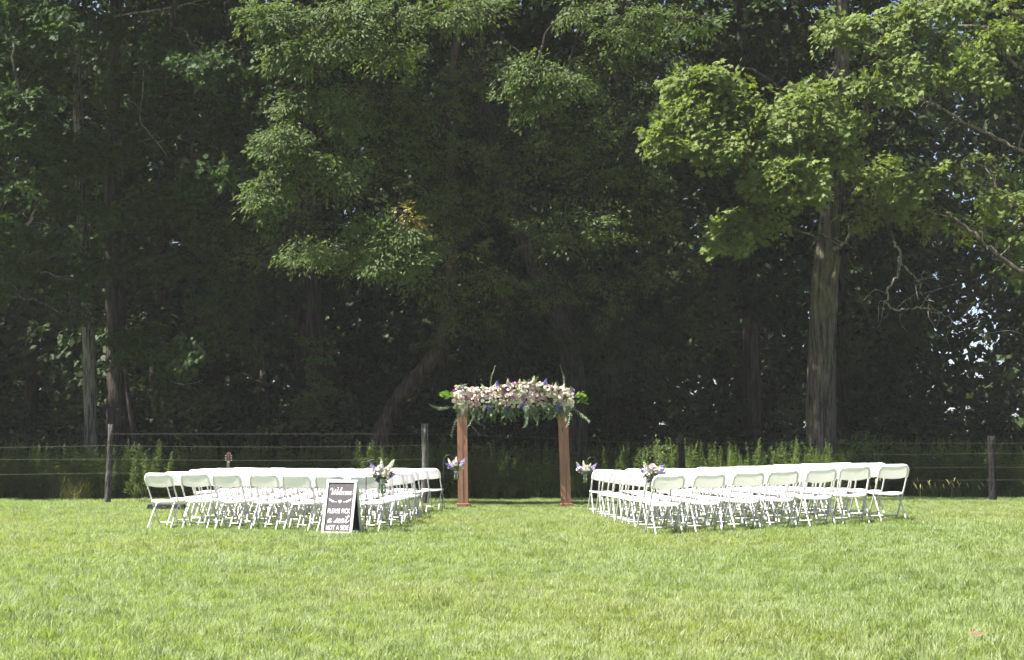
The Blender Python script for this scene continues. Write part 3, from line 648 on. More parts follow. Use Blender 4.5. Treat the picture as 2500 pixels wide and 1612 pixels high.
kinds += [blades_mesh('low_weed', rg, 40, .15, .2, .5, .022, M['weed'], .7, 3) for _ in range(3)]
n = 4600; x = rng.uniform(-15.5, 15.5, n); yy = 33.55 + .3 * np.sin(x * .9) + .2 * np.sin(x * 2.3) + rng.random(n) ** 1.2 * 5.0
ix = rng.integers(0, 7, n); front = yy < 34.6; ix[front] = rng.choice([0, 1, 2, 3, 0, 1, 2, 3, 4, 5, 7, 8, 9], front.sum())
sc_ = rng.uniform(.65, 1.15, n)
scatter('weed_strip', np.column_stack([x, yy, gz(x, yy)]), np.stack([rng.normal(0, .1, n), rng.normal(0, .1, n), rng.uniform(0, 6.28, n)], -1).astype(np.float32),
        sc_.astype(np.float32), ix.astype(np.int32), kinds, 'dense band of weeds and tall grass between the lawn and the wood', 'weeds')
for u, Y, s_, lb in ((2105, 34.4, .62, 'low leafy shrub at the foot of the thick maple trunk, right side'), (1588, 34.6, .5, 'small pale-leaved sapling behind the right-hand bouquet'), (2195, 34.8, .5, 'leafy shrub in the weeds left of the far right fence post')):
    o = bush(int(u), 900, 1.0, 2.4, .13, M['weed'], 'leafy_shrub'); p = at(u, 1200, Y); o.location = (p.x, Y, gzf(p.x, Y)); o.scale = (s_, s_, s_ * 1.15); tag(o, lb, 'shrub')
# dry grass clump at the left post, foxtails at the right
dg = [blades_mesh('dry_grass_clump', rg, 60, .14, .3, .75, .007, M['dry_grass'], .8, 3) for _ in range(2)]
for i, (u, Y) in enumerate([(175, 33.2), (192, 33.0), (210, 33.3), (160, 33.4), (335, 33.2)]):
    p = at(u, 1215, Y); o = link('dry_grass_clump', dg[i % 2], None, (p.x, Y, gzf(p.x, Y)), (0, 0, i * 1.3), .9 + .1 * (i % 3))
    tag(o, ['pale arching dry grass clump left of the leftmost fence post', 'dry grass clump right of the leftmost fence post'][i == 4], 'dry grass', 'dry grass by the left post' if i < 4 else None)
for i in range(30):
    u = rg.uniform(2215, 2420) if i < 26 else rg.uniform(2100, 2180); Y = rg.uniform(32.2, 33.2); p = at(u, 1215, Y)
    r = empty('foxtail_grass', (p.x, Y, gzf(p.x, Y)), rg.uniform(0, 6.28)); H = rg.uniform(.22, .42); b = rg.uniform(.04, .16)
    mb = MB(); mb.tube([(0, 0, 0), (b * .2, 0, H * .5), (b * .6, 0, H * .85), (b, 0, H)], .003, 4); mb.obj('stem', M['weed'], r)
    mb = MB(); mb.tube([(b, 0, H), (b * 1.15, 0, H + .03), (b * 1.4, 0, H + .08), (b * 1.7, 0, H + .11)], [.004, .012, .011, .003], 6); mb.obj('seed_head', M['foxtail'], r)
    tag(r, 'foxtail grass with a straw-yellow seed head at the lawn edge on the right', 'grass', 'foxtails by the right fence post')

# ------------------------------------------------------------------ wire fence
YF = 31.3
fence = empty('wire_fence', (0, YF, 0)); tag(fence, 'wire fence on weathered wooden posts in front of the wood', 'fence')
def fpost(u, vt, w, seed, lean=0.0, dark=False, Y=YF):
    p = at(u, 1220, Y); top = at(u, vt, Y).z; mb = MB(); z0 = gzf(p.x, Y) - .15; n = 10; rr = random.Random(seed)
    path = [(p.x + lean * (z - top), Y - YF, z) for z in np.linspace(z0, top, 9)]
    mb.tube(path, [w * (1.08 - .12 * i / 8) for i in range(9)], n); ph = rr.random() * 6
    mb.v = [(x + .008 * math.sin(7 * z + ph + i), y, z + (.012 * math.sin(i * 2.1) if z > top - .01 else 0)) for i, (x, y, z) in enumerate(mb.v)]
    mb.obj('post', M['dark_post'] if dark else M['grey_post'] if w > .07 else M['fence_wood'], fence, True); return p.x
posts = [fpost(267, 1036, .066, 1, .018), fpost(1037, 1035, .078, 2, -.004), fpost(1665, 1060, .075, 3, 0, True), fpost(2425, 1065, .085, 4, 0, True)]
for hl, hr in ((1.53, 1.33), (1.28, 1.11), (.98, .81), (.68, .53)):
    mb = MB(); pts = []
    X = [-16.0] + posts + [17.0]
    for a, b_ in zip(X[:-1], X[1:]):
        for q in np.linspace(0, 1, 10, endpoint=False):
            x = a + (b_ - a) * q; h = hl + (hr - hl) * sm((x + 2) / 6); pts.append((x, -.085, float(h - .05 * 4 * q * (1 - q) * (.5 + .5 * math.sin(hl * 9 + a)))))
    if hl > 1.5: pts = [p for p in pts if p[0] > posts[0] - .3]
    mb.tube(pts, .0023, 4); mb.obj('wire', M['wire'], fence)

# ------------------------------------------------------------------ folding chairs
def rim_path(w, z0, z1, y_of, r=.085, k=6):
    P = [(-w, y_of(z0), z0), (-w, y_of((z0 + z1 - r) / 2), (z0 + z1 - r) / 2)]
    for i in range(k + 1):
        a = math.pi - math.pi / 2 * i / k; z = z1 - r + r * math.sin(a); P.append((-w + r + r * math.cos(a), y_of(z), z))
    return P + [(-x, y, z) for x, y, z in P[::-1]]
def yf(z): return .235 - .515 * z / .80 - .02 * math.sin(math.pi * z / .8)      # side rail: front foot to top of the back
W = .212
chair = empty('folding_chair')
for s in (-1, 1):
    mb = MB(); mb.tube([(s * W, yf(z), z) for z in np.linspace(.0, .64, 8)], .0108, 8, flat=.8); mb.obj('side_rail', M['chair_metal'], chair, True)
    mb = MB(); P = [(s * (W - .035), .10, .405), (s * (W - .035), .065, .385), (s * (W - .034), .02, .345), (s * (W - .03), -.045, .26), (s * (W - .028), -.13, .13), (s * (W - .026), -.215, 0)]
    mb.tube(catmull(P, 4), .0108, 8, flat=.8); mb.obj('leg', M['chair_metal'], chair, True)
mb = MB(); mb.tube([(-W, yf(.085), .085), (W, yf(.085), .085)], .009, 6); mb.obj('stretcher', M['chair_metal'], chair, True)
# backrest: rounded rim with a curved, slightly dished panel and a bowed lower edge
mb = MB(); mb.tube(rim_path(W + .003, .635, .80, yf), .017, 8, flat=.85)
NX, NZ = 12, 7; ft = []; bk = []
for j in range(NZ + 1):
    for i in range(NX + 1):
        u = -1 + 2 * i / NX; x = u * (W + .004); top = .795 - (0 if abs(u) < .6 else .075 * ((abs(u) - .6) / .4) ** 2.2)
        low = .640 - .030 * (1 - u * u) ** .8; z = low + (top - low) * j / NZ
        dish = .030 * (1 - u * u)
        ft.append((x, yf(z) - dish + .008, z)); bk.append((x, yf(z) - dish - .004, z))
def grid(nx, ny, off, flip=False):
    F = [(off + j * (nx + 1) + i, off + j * (nx + 1) + i + 1, off + (j + 1) * (nx + 1) + i + 1, off + (j + 1) * (nx + 1) + i) for j in range(ny) for i in range(nx)]
    return [f[::-1] for f in F] if flip else F
def shell(mb, A, B, nx, ny):
    n = (nx + 1) * (ny + 1); F = grid(nx, ny, 0, True) + grid(nx, ny, n)
    bd = [i for i in range(nx)] + [j * (nx + 1) + nx for j in range(ny)] + [ny * (nx + 1) + i for i in range(nx, 0, -1)] + [j * (nx + 1) for j in range(ny, 0, -1)]
    for a, b_ in zip(bd, bd[1:] + bd[:1]): F.append((a, b_, b_ + n, a + n))
    mb.add(A + B, F)
shell(mb, ft, bk, NX, NZ); mb.obj('backrest', M['chair'], chair, True)
# seat: dished plastic pan with rounded corners and a turned-down edge
mb = MB(); tp = []; bt = []; NS = 12
for j in range(NS + 1):
    for i in range(NS + 1):
        u, v = -1 + 2 * i / NS, -1 + 2 * j / NS
        k_ = 1 - .10 * (abs(u) * abs(v)) ** 3
        x, y = u * .192 * k_, .045 + v * .195 * k_
        z = .418 - .014 * (1 - u * u) * (1 - .4 * v) + .002 * v - .02 * max(0, v - .6) ** 1.5 - .012 * max(abs(u) - .85, 0) * 6 * .15
        tp.append((x, y, z + .004)); bt.append((x * .985, y, z - .018 - .006 * (abs(u) > .9)))
n_ = (NS + 1) ** 2
F = grid(NS, NS, 0) + grid(NS, NS, n_, True)
bd = [i for i in range(NS)] + [j * (NS + 1) + NS for j in range(NS)] + [NS * (NS + 1) + i for i in range(NS, 0, -1)] + [j * (NS + 1) for j in range(NS, 0, -1)]
for a, b_ in zip(bd, bd[1:] + bd[:1]): F.append((b_, a, a + n_, b_ + n_))
mb.add(tp + bt, F); mb.obj('seat', M['chair'], chair, True)

ORD = ['', 'first', 'second', 'third', 'fourth', 'fifth', 'sixth', 'seventh', 'eighth', 'ninth', 'tenth']
# each row: position of the aisle-side front foot (x, y) as paced out on the lawn, last row first
left_rows = [(-1.72, 20.30), (-1.62, 21.05), (-1.53, 21.85), (-1.52, 22.65), (-1.50, 23.45), (-1.54, 24.25), (-1.60, 25.05), (-1.57, 25.85), (-1.47, 26.60), (-1.27, 27.35)]
right_rows = [(1.856, 19.62), (1.785, 20.40), (1.70, 21.12), (1.65, 21.85), (1.62, 22.55), (1.56, 23.25), (1.53, 24.0), (1.49, 24.75), (1.465, 25.45), (1.40, 26.2)]
rng = np.random.default_rng(21); first = True
for side, rows, th0, sp0, sp1 in ((-1, left_rows, -13, .521, .54), (1, right_rows, 9.5, .534, .535)):
    for ri, (fx, fy) in enumerate(rows):
        q = ri / 9; th = R(th0); sp = sp0 + (sp1 - sp0) * q; cnt = 7 if side > 0 or ri < 6 else 8
        rv = Vector((math.cos(th), math.sin(th))); fv = Vector((-math.sin(th), math.cos(th)))
        c0 = Vector((fx, fy)) + rv * (side * W) - fv * .235
        for ci in range(cnt):
            c = c0 + rv * (side * sp * ci) + Vector((rng.normal(0, .012), rng.normal(0, .02)))
            if side > 0: c.y += .02 * ci * ci * .25
            o = chair if first else copy_tree(chair); first = False
            o.location = (c.x, c.y, gzf(c.x, c.y) + .005); tw = th + R(rng.normal(0, 2.3))
            o.rotation_euler = (R(rng.normal(0, .6)), R(rng.normal(0, .9)) - (R(1.2) if side > 0 and ci > 2 else 0), tw)
            row = 'back row' if ri == 0 else 'front row' if ri == 9 else ORD[ri + 1] + ' row from back'
            tag(o, 'white folding chair %s of aisle, %s, %s from aisle' % ('left' if side < 0 else 'right', row, ORD[ci + 1]), 'chair',
                'white folding chairs %s of the aisle' % ('left' if side < 0 else 'right'))

# ------------------------------------------------------------------ flower kinds
def rose_mesh(seed, mat, r=1.0, full=True):
    rr = random.Random(seed); mb = MB()
    rings = [(3, .22, .55, .10), (4, .45, .5, .3), (5, .72, .30, .62), (6, .98, .05, 1.0)] if full else [(4, .3, .4, .2), (6, .8, .15, .9)]
    for k, (n, rad, zt, op) in enumerate(rings):
        off = rr.uniform(0, 6)
        for j in range(n):
            a = off + 6.283 * j / n; w = 1.25 * 6.283 / n * .62; vs = []
            for (t_, ww) in ((0, .45), (.55, 1.0), (1.0, .62)):
                rd = rad * (.25 + .75 * t_ ** .8); z = -.35 + (zt + .45) * math.sin(t_ * 1.7) - .10 * op * t_ ** 3 + rr.uniform(-.03, .03)
                for sgn in (-1, 0, 1):
                    aa = a + sgn * w * ww; q = rd * (1 - .06 * (sgn == 0)); vs.append((q * math.cos(aa) * r, q * math.sin(aa) * r, (z + .05 * (sgn == 0) * t_) * r))
            mb.add(vs, [(0, 1, 4, 3), (1, 2, 5, 4), (3, 4, 7, 6), (4, 5, 8, 7)])
    return mb.mesh('rose', mat, True)
def spike_mesh(seed, mat, tip, H, n, r0, fl):
    """flower spike (delphinium, stock, snapdragon): five-petalled florets up a stem; material 1 at the budded tip"""
    rr = random.Random(seed); mb = MB(); mb.tube([(0, 0, 0), (.01, 0, H * .5), (0, .01, H)], .003, 4, m=2)
    for i in range(n):
        q = (i + .5) / n; a = i * 2.4 + rr.uniform(-.3, .3); rad = r0 * (1.05 - .8 * q ** 1.6); z = H * (.18 + .82 * q); s = fl * (1.1 - .7 * q ** 1.8)
        c = Vector((rad * math.cos(a), rad * math.sin(a), z)); nrm = Vector((math.cos(a), math.sin(a), .35)).normalized()
        x = nrm.cross(Vector((0, 0, 1))).normalized(); y = nrm.cross(x)
        for j in range(5):
            b0, b1 = 6.283 * j / 5 + .4 * i, 6.283 * (j + .85) / 5 + .4 * i; bm = (b0 + b1) / 2
            mb.add([c - nrm * s * .25, c + (x * math.cos(b0) + y * math.sin(b0)) * s * .75 + nrm * s * .1, c + (x * math.cos(bm) + y * math.sin(bm)) * s * 1.1 + nrm * s * .22,
                    c + (x * math.cos(b1) + y * math.sin(b1)) * s * .75 + nrm * s * .1], [(0, 1, 2, 3)], 1 if q > .82 else 0)
    return mb.mesh('flower_spike', [mat, tip, M['stem']])
def sprig_mesh(seed, mat, L, n, size, w=1.0, droop=.3):
    rng = np.random.default_rng(seed); mb = MB()
    def sp(q): return np.array([L * q, .05 * math.sin(q * 3 + seed), -droop * L * q * q])
    mb.tube([sp(q) for q in np.linspace(0, 1, 6)], list(np.linspace(.0035, .0015, 6)), 4, cap=False, m=1)
    for i in range(n):
        q = .12 + .88 * (i + .5) / n; p = sp(q); s = size * (1.1 - .5 * q) * rng.uniform(.8, 1.15); sg = 1 if i % 2 else -1
        d = np.array([.75, sg * .8, rng.normal(0, .35)]); d /= np.linalg.norm(d); u = np.cross(d, [rng.normal(0, .3), rng.normal(0, .3), 1]); u /= np.linalg.norm(u)
        mb.add([p, p + d * s * .3 + u * s * .36 * w, p + d * s * .72 + u * s * .34 * w, p + d * s, p + d * s * .72 - u * s * .34 * w, p + d * s * .3 - u * s * .36 * w], [(0, 1, 2, 3), (0, 3, 4, 5)])
    return mb.mesh('sprig', [mat, M['stem']])
ROSES = {k: [rose_mesh(10 + i + 7 * j, PET[k]) for i in range(2)] for j, k in enumerate(('white', 'cream', 'blush', 'pink', 'mauve', 'magenta'))}
SPK = {'violet': [spike_mesh(s, PET['violet'], PET['violet'], .20, 26, .032, .026) for s in (1, 2)], 'lilac': [spike_mesh(3, PET['lilac'], PET['violet'], .22, 26, .032, .026)],
       'white': [spike_mesh(s, PET['white'], PET['lime'], .26, 30, .030, .025) for s in (4, 5)], 'blush': [spike_mesh(6, PET['blush'], PET['lime'], .20, 24, .027, .021)]}
EUC = [sprig_mesh(1, M['euc'], .42, 16, .060, 1.15), sprig_mesh(2, M['euc'], .36, 14, .055, 1.1), sprig_mesh(3, M['euc'], .5, 22, .062, .4, .5)]
FERN = [sprig_mesh(4, M['fern'], .34, 16, .085, .6), sprig_mesh(5, M['fern'], .28, 12, .09, .8)]
LIME = [sprig_mesh(6, M['lime_leaf'], .22, 6, .11, 1.2)]

# ------------------------------------------------------------------ wedding arch and garland
YA = 28.75
ax0, ax1 = at(1131, 1235, YA).x, at(1382, 1238, YA).x; axc = (ax0 + ax1) / 2; za = gzf(axc, YA)
arch = empty('wooden_arch', (axc, YA, za)); tag(arch, 'reddish cedar wedding arch with two square posts under a flower garland', 'arch')
half = (ax1 - ax0) / 2; HA = 2.22
for s in (-1, 1):
    po = empty('post', (0, 0, 0)); po.parent = arch
    tilt = -.035 if s < 0 else -.075
    def shear(mb): mb.v = [(x + tilt * (z - .1) / HA, y, z) for x, y, z in mb.v]; return mb
    mb = MB(); mb.box((s * half - .046, 0, HA / 2 + .04), (.108, .16, HA)); o = shear(mb).obj('plank', M['arch_wood'], po, bevel=.002)
    mb = MB(); mb.box((s * half + .0548, .003, HA / 2 + .04), (.093, .156, HA)); o = shear(mb).obj('plank', M['arch_wood'], po, bevel=.002)
    mb = MB(); mb.box((s * half + .004, 0, .05), (.262, .25, .10)); mb.obj('base', M['arch_wood'], po, bevel=.008)
    mb = MB(); mb.box((s * half + .15, .03, .035), (.028, .2, .07)); mb.obj('base_wedge', M['arch_wood'], po, bevel=.004)
mb = MB(); mb.box((-.05, .02, HA + .06), (2 * half + .40, .10, .12)); mb.obj('beam', M['arch_wood'], arch, bevel=.006)
gar = empty('flower_garland', (axc - .03, YA, za + HA + .02)); tag(gar, 'thick garland of white and pink roses with blue delphinium along the arch top', 'garland')
rng = np.random.default_rng(44)
def on_garland(x, a, rr_=1.0):
    """point on the rounded front of the garland: a = 0 facing the lawn, + up"""
    ry, rz = .26 * rr_, .25 * rr_ * (1 - .18 * abs(x / 1.3) ** 2 + .10 * math.sin(x * 4 + .8)); zc = .035 * math.sin(x * 2.6 + .6) - .02
    return Vector((x, -ry * math.cos(a), zc + rz * math.sin(a))), Vector((0, -math.cos(a), math.sin(a) * .9))
def put(name, me, p, direction, scale, roll=None, parent=gar, axis='Z'):
    q = Vector(direction).normalized().to_track_quat(axis, 'Y' if axis != 'Y' else 'X')
    o = link(name, me, parent, p); o.rotation_mode = 'QUATERNION'
    from mathutils import Quaternion
    o.rotation_quaternion = q @ Quaternion(Vector((0, 0, 1)) if axis == 'Z' else Vector((1, 0, 0)), rng.uniform(0, 6.28) if roll is None else roll)
    o.scale = (scale,) * 3; return o
names = {'white': 'white_rose', 'cream': 'cream_rose', 'blush': 'blush_rose', 'pink': 'pink_rose', 'mauve': 'mauve_carnation', 'magenta': 'magenta_rose'}
pts = []; tries = 0
while len(pts) < 215 and tries < 9000:
    tries += 1; x = rng.uniform(-1.19, 1.21); a = rng.uniform(-.85, 1.45); p, nr = on_garland(x, a)
    if abs(x) > 1.05 and rng.random() < .3: continue
    if all((p - q_).length > .066 for q_ in pts): pts.append(p); cat = rng.choice(['white', 'cream', 'blush', 'pink', 'mauve', 'magenta'], p=[.32, .24, .24, .11, .06, .03])
    else: continue
    if rng.random() < .10: continue
    nr = nr + Vector(rng.normal(0, .3, 3)); s = rng.choice([.036, .044, .052, .060], p=[.2, .35, .3, .15])
    put(names[cat], ROSES[cat][rng.integers(0, 2)], p + nr.normalized() * rng.uniform(-.02, .03), nr, s)
for x, a, kd, s, up in [(-1.02, 1.0, 'violet', .7, .6), (-.28, 1.05, 'violet', 1, 1), (.60, 1.15, 'violet', 1, 1), (1.20, .7, 'violet', .8, .4), (-.50, -.75, 'violet', .9, -1), (-.12, -.85, 'violet', .9, -1), (.16, -.7, 'violet', 1, -.7), (.92, -.75, 'violet', 1.2, -1), (.95, -.8, 'violet', 1, -1),
                        (-.55, 1.1, 'white', .7, 1), (-.1, 1.2, 'white', .8, .9), (.38, 1.2, 'white', .9, 1), (.12, 1.1, 'white', .7, .8), (1.0, 1.1, 'white', .7, .9), (-1.0, -.9, 'white', .9, -1), (1.02, -.8, 'white', .8, -1), (-.35, -.95, 'white', .7, -1), (.3, -.9, 'white', .7, -1), (-.6, -.9, 'white', .6, -1),
                        (.66, 1.1, 'blush', .8, 1), (-.4, 1.2, 'blush', .9, 1), (.28, 1.2, 'blush', .8, 1), (.85, 1.2, 'blush', .8, 1), (-.9, 1.1, 'blush', .7, 1), (.7, -.8, 'blush', .8, -1)]:
    p, nr = on_garland(x, a, .8); d = Vector((rng.normal(0, .35), -.55, up)); put('delphinium_spike' if kd == 'violet' else 'stock_spike', SPK[kd][rng.integers(0, len(SPK[kd]))], p, d, s)
for i in range(150):      # leafy under-layer
    x = rng.uniform(-1.25, 1.25); a = rng.uniform(-1.5, .9); p, nr = on_garland(x, a, .72); d = nr + Vector((rng.normal(0, .7), 0, -.25 if a < 0 else .15)); put('foliage_sprig', (FERN + EUC)[rng.integers(0, 4)], p, d, rng.uniform(.5, .85), axis='X')
for i in range(60):      # hanging greenery
    x = rng.uniform(-1.1, 1.15); p, nr = on_garland(x, -1.1, .9); d = Vector((rng.normal(0, .45), -.25 + rng.normal(0, .2), -1)); put('trailing_sprig', (EUC + FERN)[rng.integers(0, 5)], p, d, rng.uniform(.45, .95), axis='X')
for x, sx in ((-1.2, -1), (-1.25, -1), (-1.15, -1), (1.22, 1), (1.25, 1), (1.2, 1)):
    p, nr = on_garland(x, rng.uniform(-.4, .6), .8); put('lime_leaf_sprig', LIME[0], p, Vector((sx, -.4, rng.uniform(-.5, .4))), 1.1, axis='X')
for x, d, s in ((-1.02, (-.15, -.35, -1), 1.15), (-.95, (.1, -.4, -1), 1.1), (-.85, (.2, -.4, -1), 1.05), (.98, (-.05, -.4, -1), 1.1), (1.06, (.25, -.4, -1), 1.15), (1.15, (.5, -.3, -.8), 1.2), (-1.2, (-1, -.2, 0), 1.0), (-.45, (-.25, 0, 1), .9), (1.0, (.35, 0, 1), .9), (.3, (-.3, -.3, -1), 1.1)):
    p, nr = on_garland(x, -.9 if d[2] < .2 else 1.1, .9); put('eucalyptus_sprig', EUC[2], p, d, s, axis='X')

# ------------------------------------------------------------------ shepherd hooks with hanging jars
def hook(u, Y, side, top, span, label, lean=0.0):
    p = at(u, 1280, Y); z = gzf(p.x, Y); o = empty('shepherd_hook', (p.x, Y, z)); tag(o, label, 'shepherd hook', 'shepherd hooks along the aisle')
    mb = MB(); r = span / 2; P = [(0, 0, -.12), (lean * .5, 0, top * .5), (lean, 0, top - r)]
    P += [(lean + side * (r - r * math.cos(a)), 0, top - r + r * math.sin(a)) for a in np.linspace(.3, math.pi, 10)]
    P += [(lean + side * (2 * r + .005), 0, top - r - .05), (lean + side * (2 * r + .03), 0, top - r - .075), (lean + side * (2 * r + .06), 0, top - r - .06)]
    mb.tube(P, .0058, 6); mb.obj('rod', M['iron'], o, True); return Vector((p.x + lean + side * (2 * r + .03), Y, z + top - r - .075))
def jar_bouquet(tip, drop, label, plan, seed, ribbon=False, fill=('white', 'cream', 'blush', 'lilac', 'white')):
    rr = random.Random(seed); global rng; rng = np.random.default_rng(seed)
    J = empty('jar_bouquet', (tip.x, tip.y - .012, tip.z - drop)); tag(J, label, 'bouquet', 'hanging jar bouquets')
    prof = [(.0, .004), (.038, .004), (.043, .012), (.044, .09), (.043, .105), (.034, .122), (.033, .142), (.036, .143), (.036, .146), (.030, .146), (.030, .122), (.039, .104), (.040, .014), (.036, .009), (.0, .009)]
    mb = MB(); mb.lathe(prof, 20); mb.obj('jar', M['glass'], J, True)
    mb = MB(); mb.lathe([(.0345, .128), (.0375, .130), (.0375, .138), (.0345, .140)], 16); mb.obj('ring', M['ribbon'] if ribbon else M['zinc'], J, True)
    mb = MB(); mb.tube([(.036, 0, .136), (.03, 0, .2), (.0, 0, drop + .004), (-.03, 0, .2), (-.036, 0, .136)], .0015, 4); mb.obj('wire_handle', M['wire'], J)
    mb = MB()
    for i in range(14):
        a, b_ = rr.uniform(0, 6.28), rr.uniform(0, 6.28); q = rr.uniform(.01, .034); mb.tube([(q * math.cos(a), q * math.sin(a), .014), (.02 * math.cos(b_), .02 * math.sin(b_), .14), (.04 * math.cos(b_), .04 * math.sin(b_), .2)], .0032, 5)
    mb.obj('stems', M['stem'], J)
    J.scale = (1.12, 1.12, 1.12); J.location.z -= .02
    for i in range(16):
        a = rr.uniform(-1.25, 1.25); q = rr.uniform(.03, .15); k_ = rr.choice(fill); me = (ROSES[k_] if k_ in ('white', 'cream', 'blush') else SPK[k_])[0]
        dv = Vector((math.sin(a), rr.uniform(-.8, -.2), .45 + .6 * math.cos(a))); p = Vector((q * math.sin(a) * 1.1, -.03 + rr.uniform(-.05, .03), .175 + q * .75 * math.cos(a)))
        put('rose' if k_ in ('white', 'cream', 'blush') else 'flower_spike', me, p, dv, rr.uniform(.026, .042) if k_ in ('white', 'cream', 'blush') else rr.uniform(.3, .45), parent=J)
    for kd, (x, z), d, s in plan:
        p = Vector((x, rr.uniform(-.05, .01), z))
        if s < .1: put('rose', ROSES[kd][rr.randrange(2)], p + Vector((0, -.03, 0)), Vector((d[0], -.9, d[1])), s, parent=J)
        elif kd == 'leaf': put('leaf_sprig', FERN[rr.randrange(2)], p, Vector((d[0], rr.uniform(-.4, .3), d[1])), s, parent=J, axis='X')
        else: put('flower_spike', SPK[kd][rr.randrange(len(SPK[kd]))], p, Vector((d[0], rr.uniform(-.35, .15), d[1])), s * (.62 if kd == 'white' else .74), parent=J)
    return J
LEAVES = [('leaf', (0, .15), (a, .75), .5) for a in (-1, -.7, -.4, -.1, .2, .5, .8, 1.1)] + [('leaf', (0, .17), (a, .4), .42) for a in (-1.1, -.6, .6, 1.1)]
tp_ = hook(893, 19.75, 1, 1.03, .19, 'black iron shepherd hook beside the welcome sign')
jar_bouquet(tp_, .285, 'jar of white stock, pale roses and blue delphinium hanging beside the welcome sign',
            LEAVES + [('lilac', (-.05, .22), (-.55, 1), 1.15), ('white', (.0, .26), (-.05, 1), 1.05), ('white', (.05, .25), (.6, 1), 1.25), ('violet', (-.04, .14), (-.5, .8), .8), ('violet', (.06, .20), (1, .45), .8), ('violet', (.06, .22), (.9, .75), .75),
                      ('blush', (-.075, .29), (-.3, .2), .040), ('white', (.0, .27), (0, .1), .042), ('cream', (.055, .29), (.2, .3), .044), ('white', (.03, .24), (.1, 0), .036), ('white', (-.03, .33), (-.2, .5), .03)], 1, True)
tp_ = hook(1641, 19.95, -1, 1.01, .20, 'black iron shepherd hook in front of the right-hand back row', -.035)
jar_bouquet(tp_, .27, 'jar of violet delphinium and cream flowers hanging before the right-hand chairs',
            LEAVES + [('violet', (-.07, .2), (-.8, .9), 1.0), ('white', (-.05, .2), (-.35, 1), 1.3), ('blush', (-.04, .22), (-.15, 1), .9), ('violet', (.0, .12), (.05, .8), 1.1), ('violet', (.02, .12), (.2, .9), .9), ('white', (.05, .2), (.25, 1), .9), ('lilac', (.05, .2), (.5, .9), 1.1),
                      ('violet', (.06, .17), (.9, .6), .8), ('white', (.07, .2), (.75, 1), .9), ('blush', (-.01, .33), (-.1, .3), .042), ('blush', (.04, .30), (0, .3), .034), ('white', (-.08, .29), (-.3, 0), .034)], 2)
tp_ = hook(1079, 26.9, 1, 1.07, .20, 'black iron shepherd hook at the front left row by the arch', .03)
jar_bouquet(tp_, .27, 'jar of white and lilac flowers hanging in front of the left arch post',
            LEAVES + [('white', (-.06, .2), (-.45, 1), 1.1), ('white', (.0, .22), (.05, 1), 1.1), ('lilac', (.06, .2), (.6, 1), 1.2), ('violet', (-.06, .22), (-1, .45), .9), ('violet', (-.04, .18), (-.8, .5), .8), ('lilac', (.05, .2), (.45, .6), .8), ('white', (-.01, .28), (0, .1), .046), ('blush', (-.02, .3), (-.1, .3), .04), ('mauve', (.05, .27), (.2, .1), .036)], 3, True)
tp_ = hook(1459, 26.9, -1, 1.03, .20, 'black iron shepherd hook at the front right row by the arch', .0)
jar_bouquet(tp_, .29, 'jar of lilac and blush flowers hanging right of the right arch post',
            LEAVES + [('lilac', (-.06, .2), (-.6, .9), 1.0), ('violet', (-.06, .18), (-.7, .6), .8), ('white', (-.07, .2), (-.55, 1.1), 1.1), ('white', (-.01, .24), (-.15, 1), .9), ('white', (.05, .22), (.4, 1), .8), ('lilac', (.07, .2), (.8, .8), 1.1), ('violet', (.06, .16), (.6, .6), .7), ('blush', (-.01, .27), (0, .2), .046), ('cream', (.04, .27), (.1, .2), .04), ('cream', (.02, .22), (.1, 0), .034)], 4)

# ------------------------------------------------------------------ welcome A-frame sign
YS = 19.72; ps = at(835, 1300, YS)
sign = empty('a_frame_sign', (ps.x, YS, gzf(ps.x, YS) + .005), R(-15)); tag(sign, 'white-framed black A-frame sign reading Welcome, please pick a seat not a side', 'sign')
SW, SH, TL = .445, .765, R(14.5)
fm = Matrix.Rotation(-TL, 4, 'X'); bm_ = Matrix.Rotation(TL, 4, 'X')
yo = -SH * math.sin(TL) - .012
def leaf_frame(mt, y0, mat_panel, nm, sgn):
    T_ = Matrix.Translation((0, y0, 0)) @ mt; fr = empty(nm); fr.parent = sign; fr.matrix_local = T_
    b_ = .033
    for nm2, c, d in (('frame_rail', (-SW / 2 + b_ / 2, 0, SH / 2), (b_, .024, SH)), ('frame_rail', (SW / 2 - b_ / 2, 0, SH / 2), (b_, .024, SH)), ('frame_rail', (0, 0, SH - b_ / 2), (SW - 2 * b_, .024, b_)), ('frame_rail', (0, 0, .03), (SW - 2 * b_, .022, .03))):
        mb = MB(); mb.box(c, d); mb.obj(nm2, M['sign_white'], fr, bevel=.003)
    mb = MB(); mb.box((0, .004 * sgn, SH / 2), (SW - 2 * b_ + .004, .006, SH - 2 * .03)); mb.obj('panel', mat_panel, fr); return fr
front = leaf_frame(fm, yo, M['chalk'], 'front_board', 1); back = leaf_frame(bm_, -yo, M['black'], 'back_board', -1)
def strip(mb, P, w0, w1, slant=0.22):
    P = catmull(P, 6); n = len(P)
    for a, b_ in zip(P[:-1], P[1:]):
        d = b_ - a; L = math.hypot(*d) + 1e-6; w = w0 + (w1 - w0) * max(0, -d[1] / L); nx, ny = -d[1] / L * w, d[0] / L * w; e = d / L * w * .4
        q = [(a[0] - e[0] + nx, a[1] - e[1] + ny), (a[0] - e[0] - nx, a[1] - e[1] - ny), (b_[0] + e[0] - nx, b_[1] + e[1] - ny), (b_[0] + e[0] + nx, b_[1] + e[1] + ny)]
        k = len(mb.v) * 1e-7
        mb.add([(x + slant * y, -k, y) for x, y in q], [(0, 1, 2, 3)])
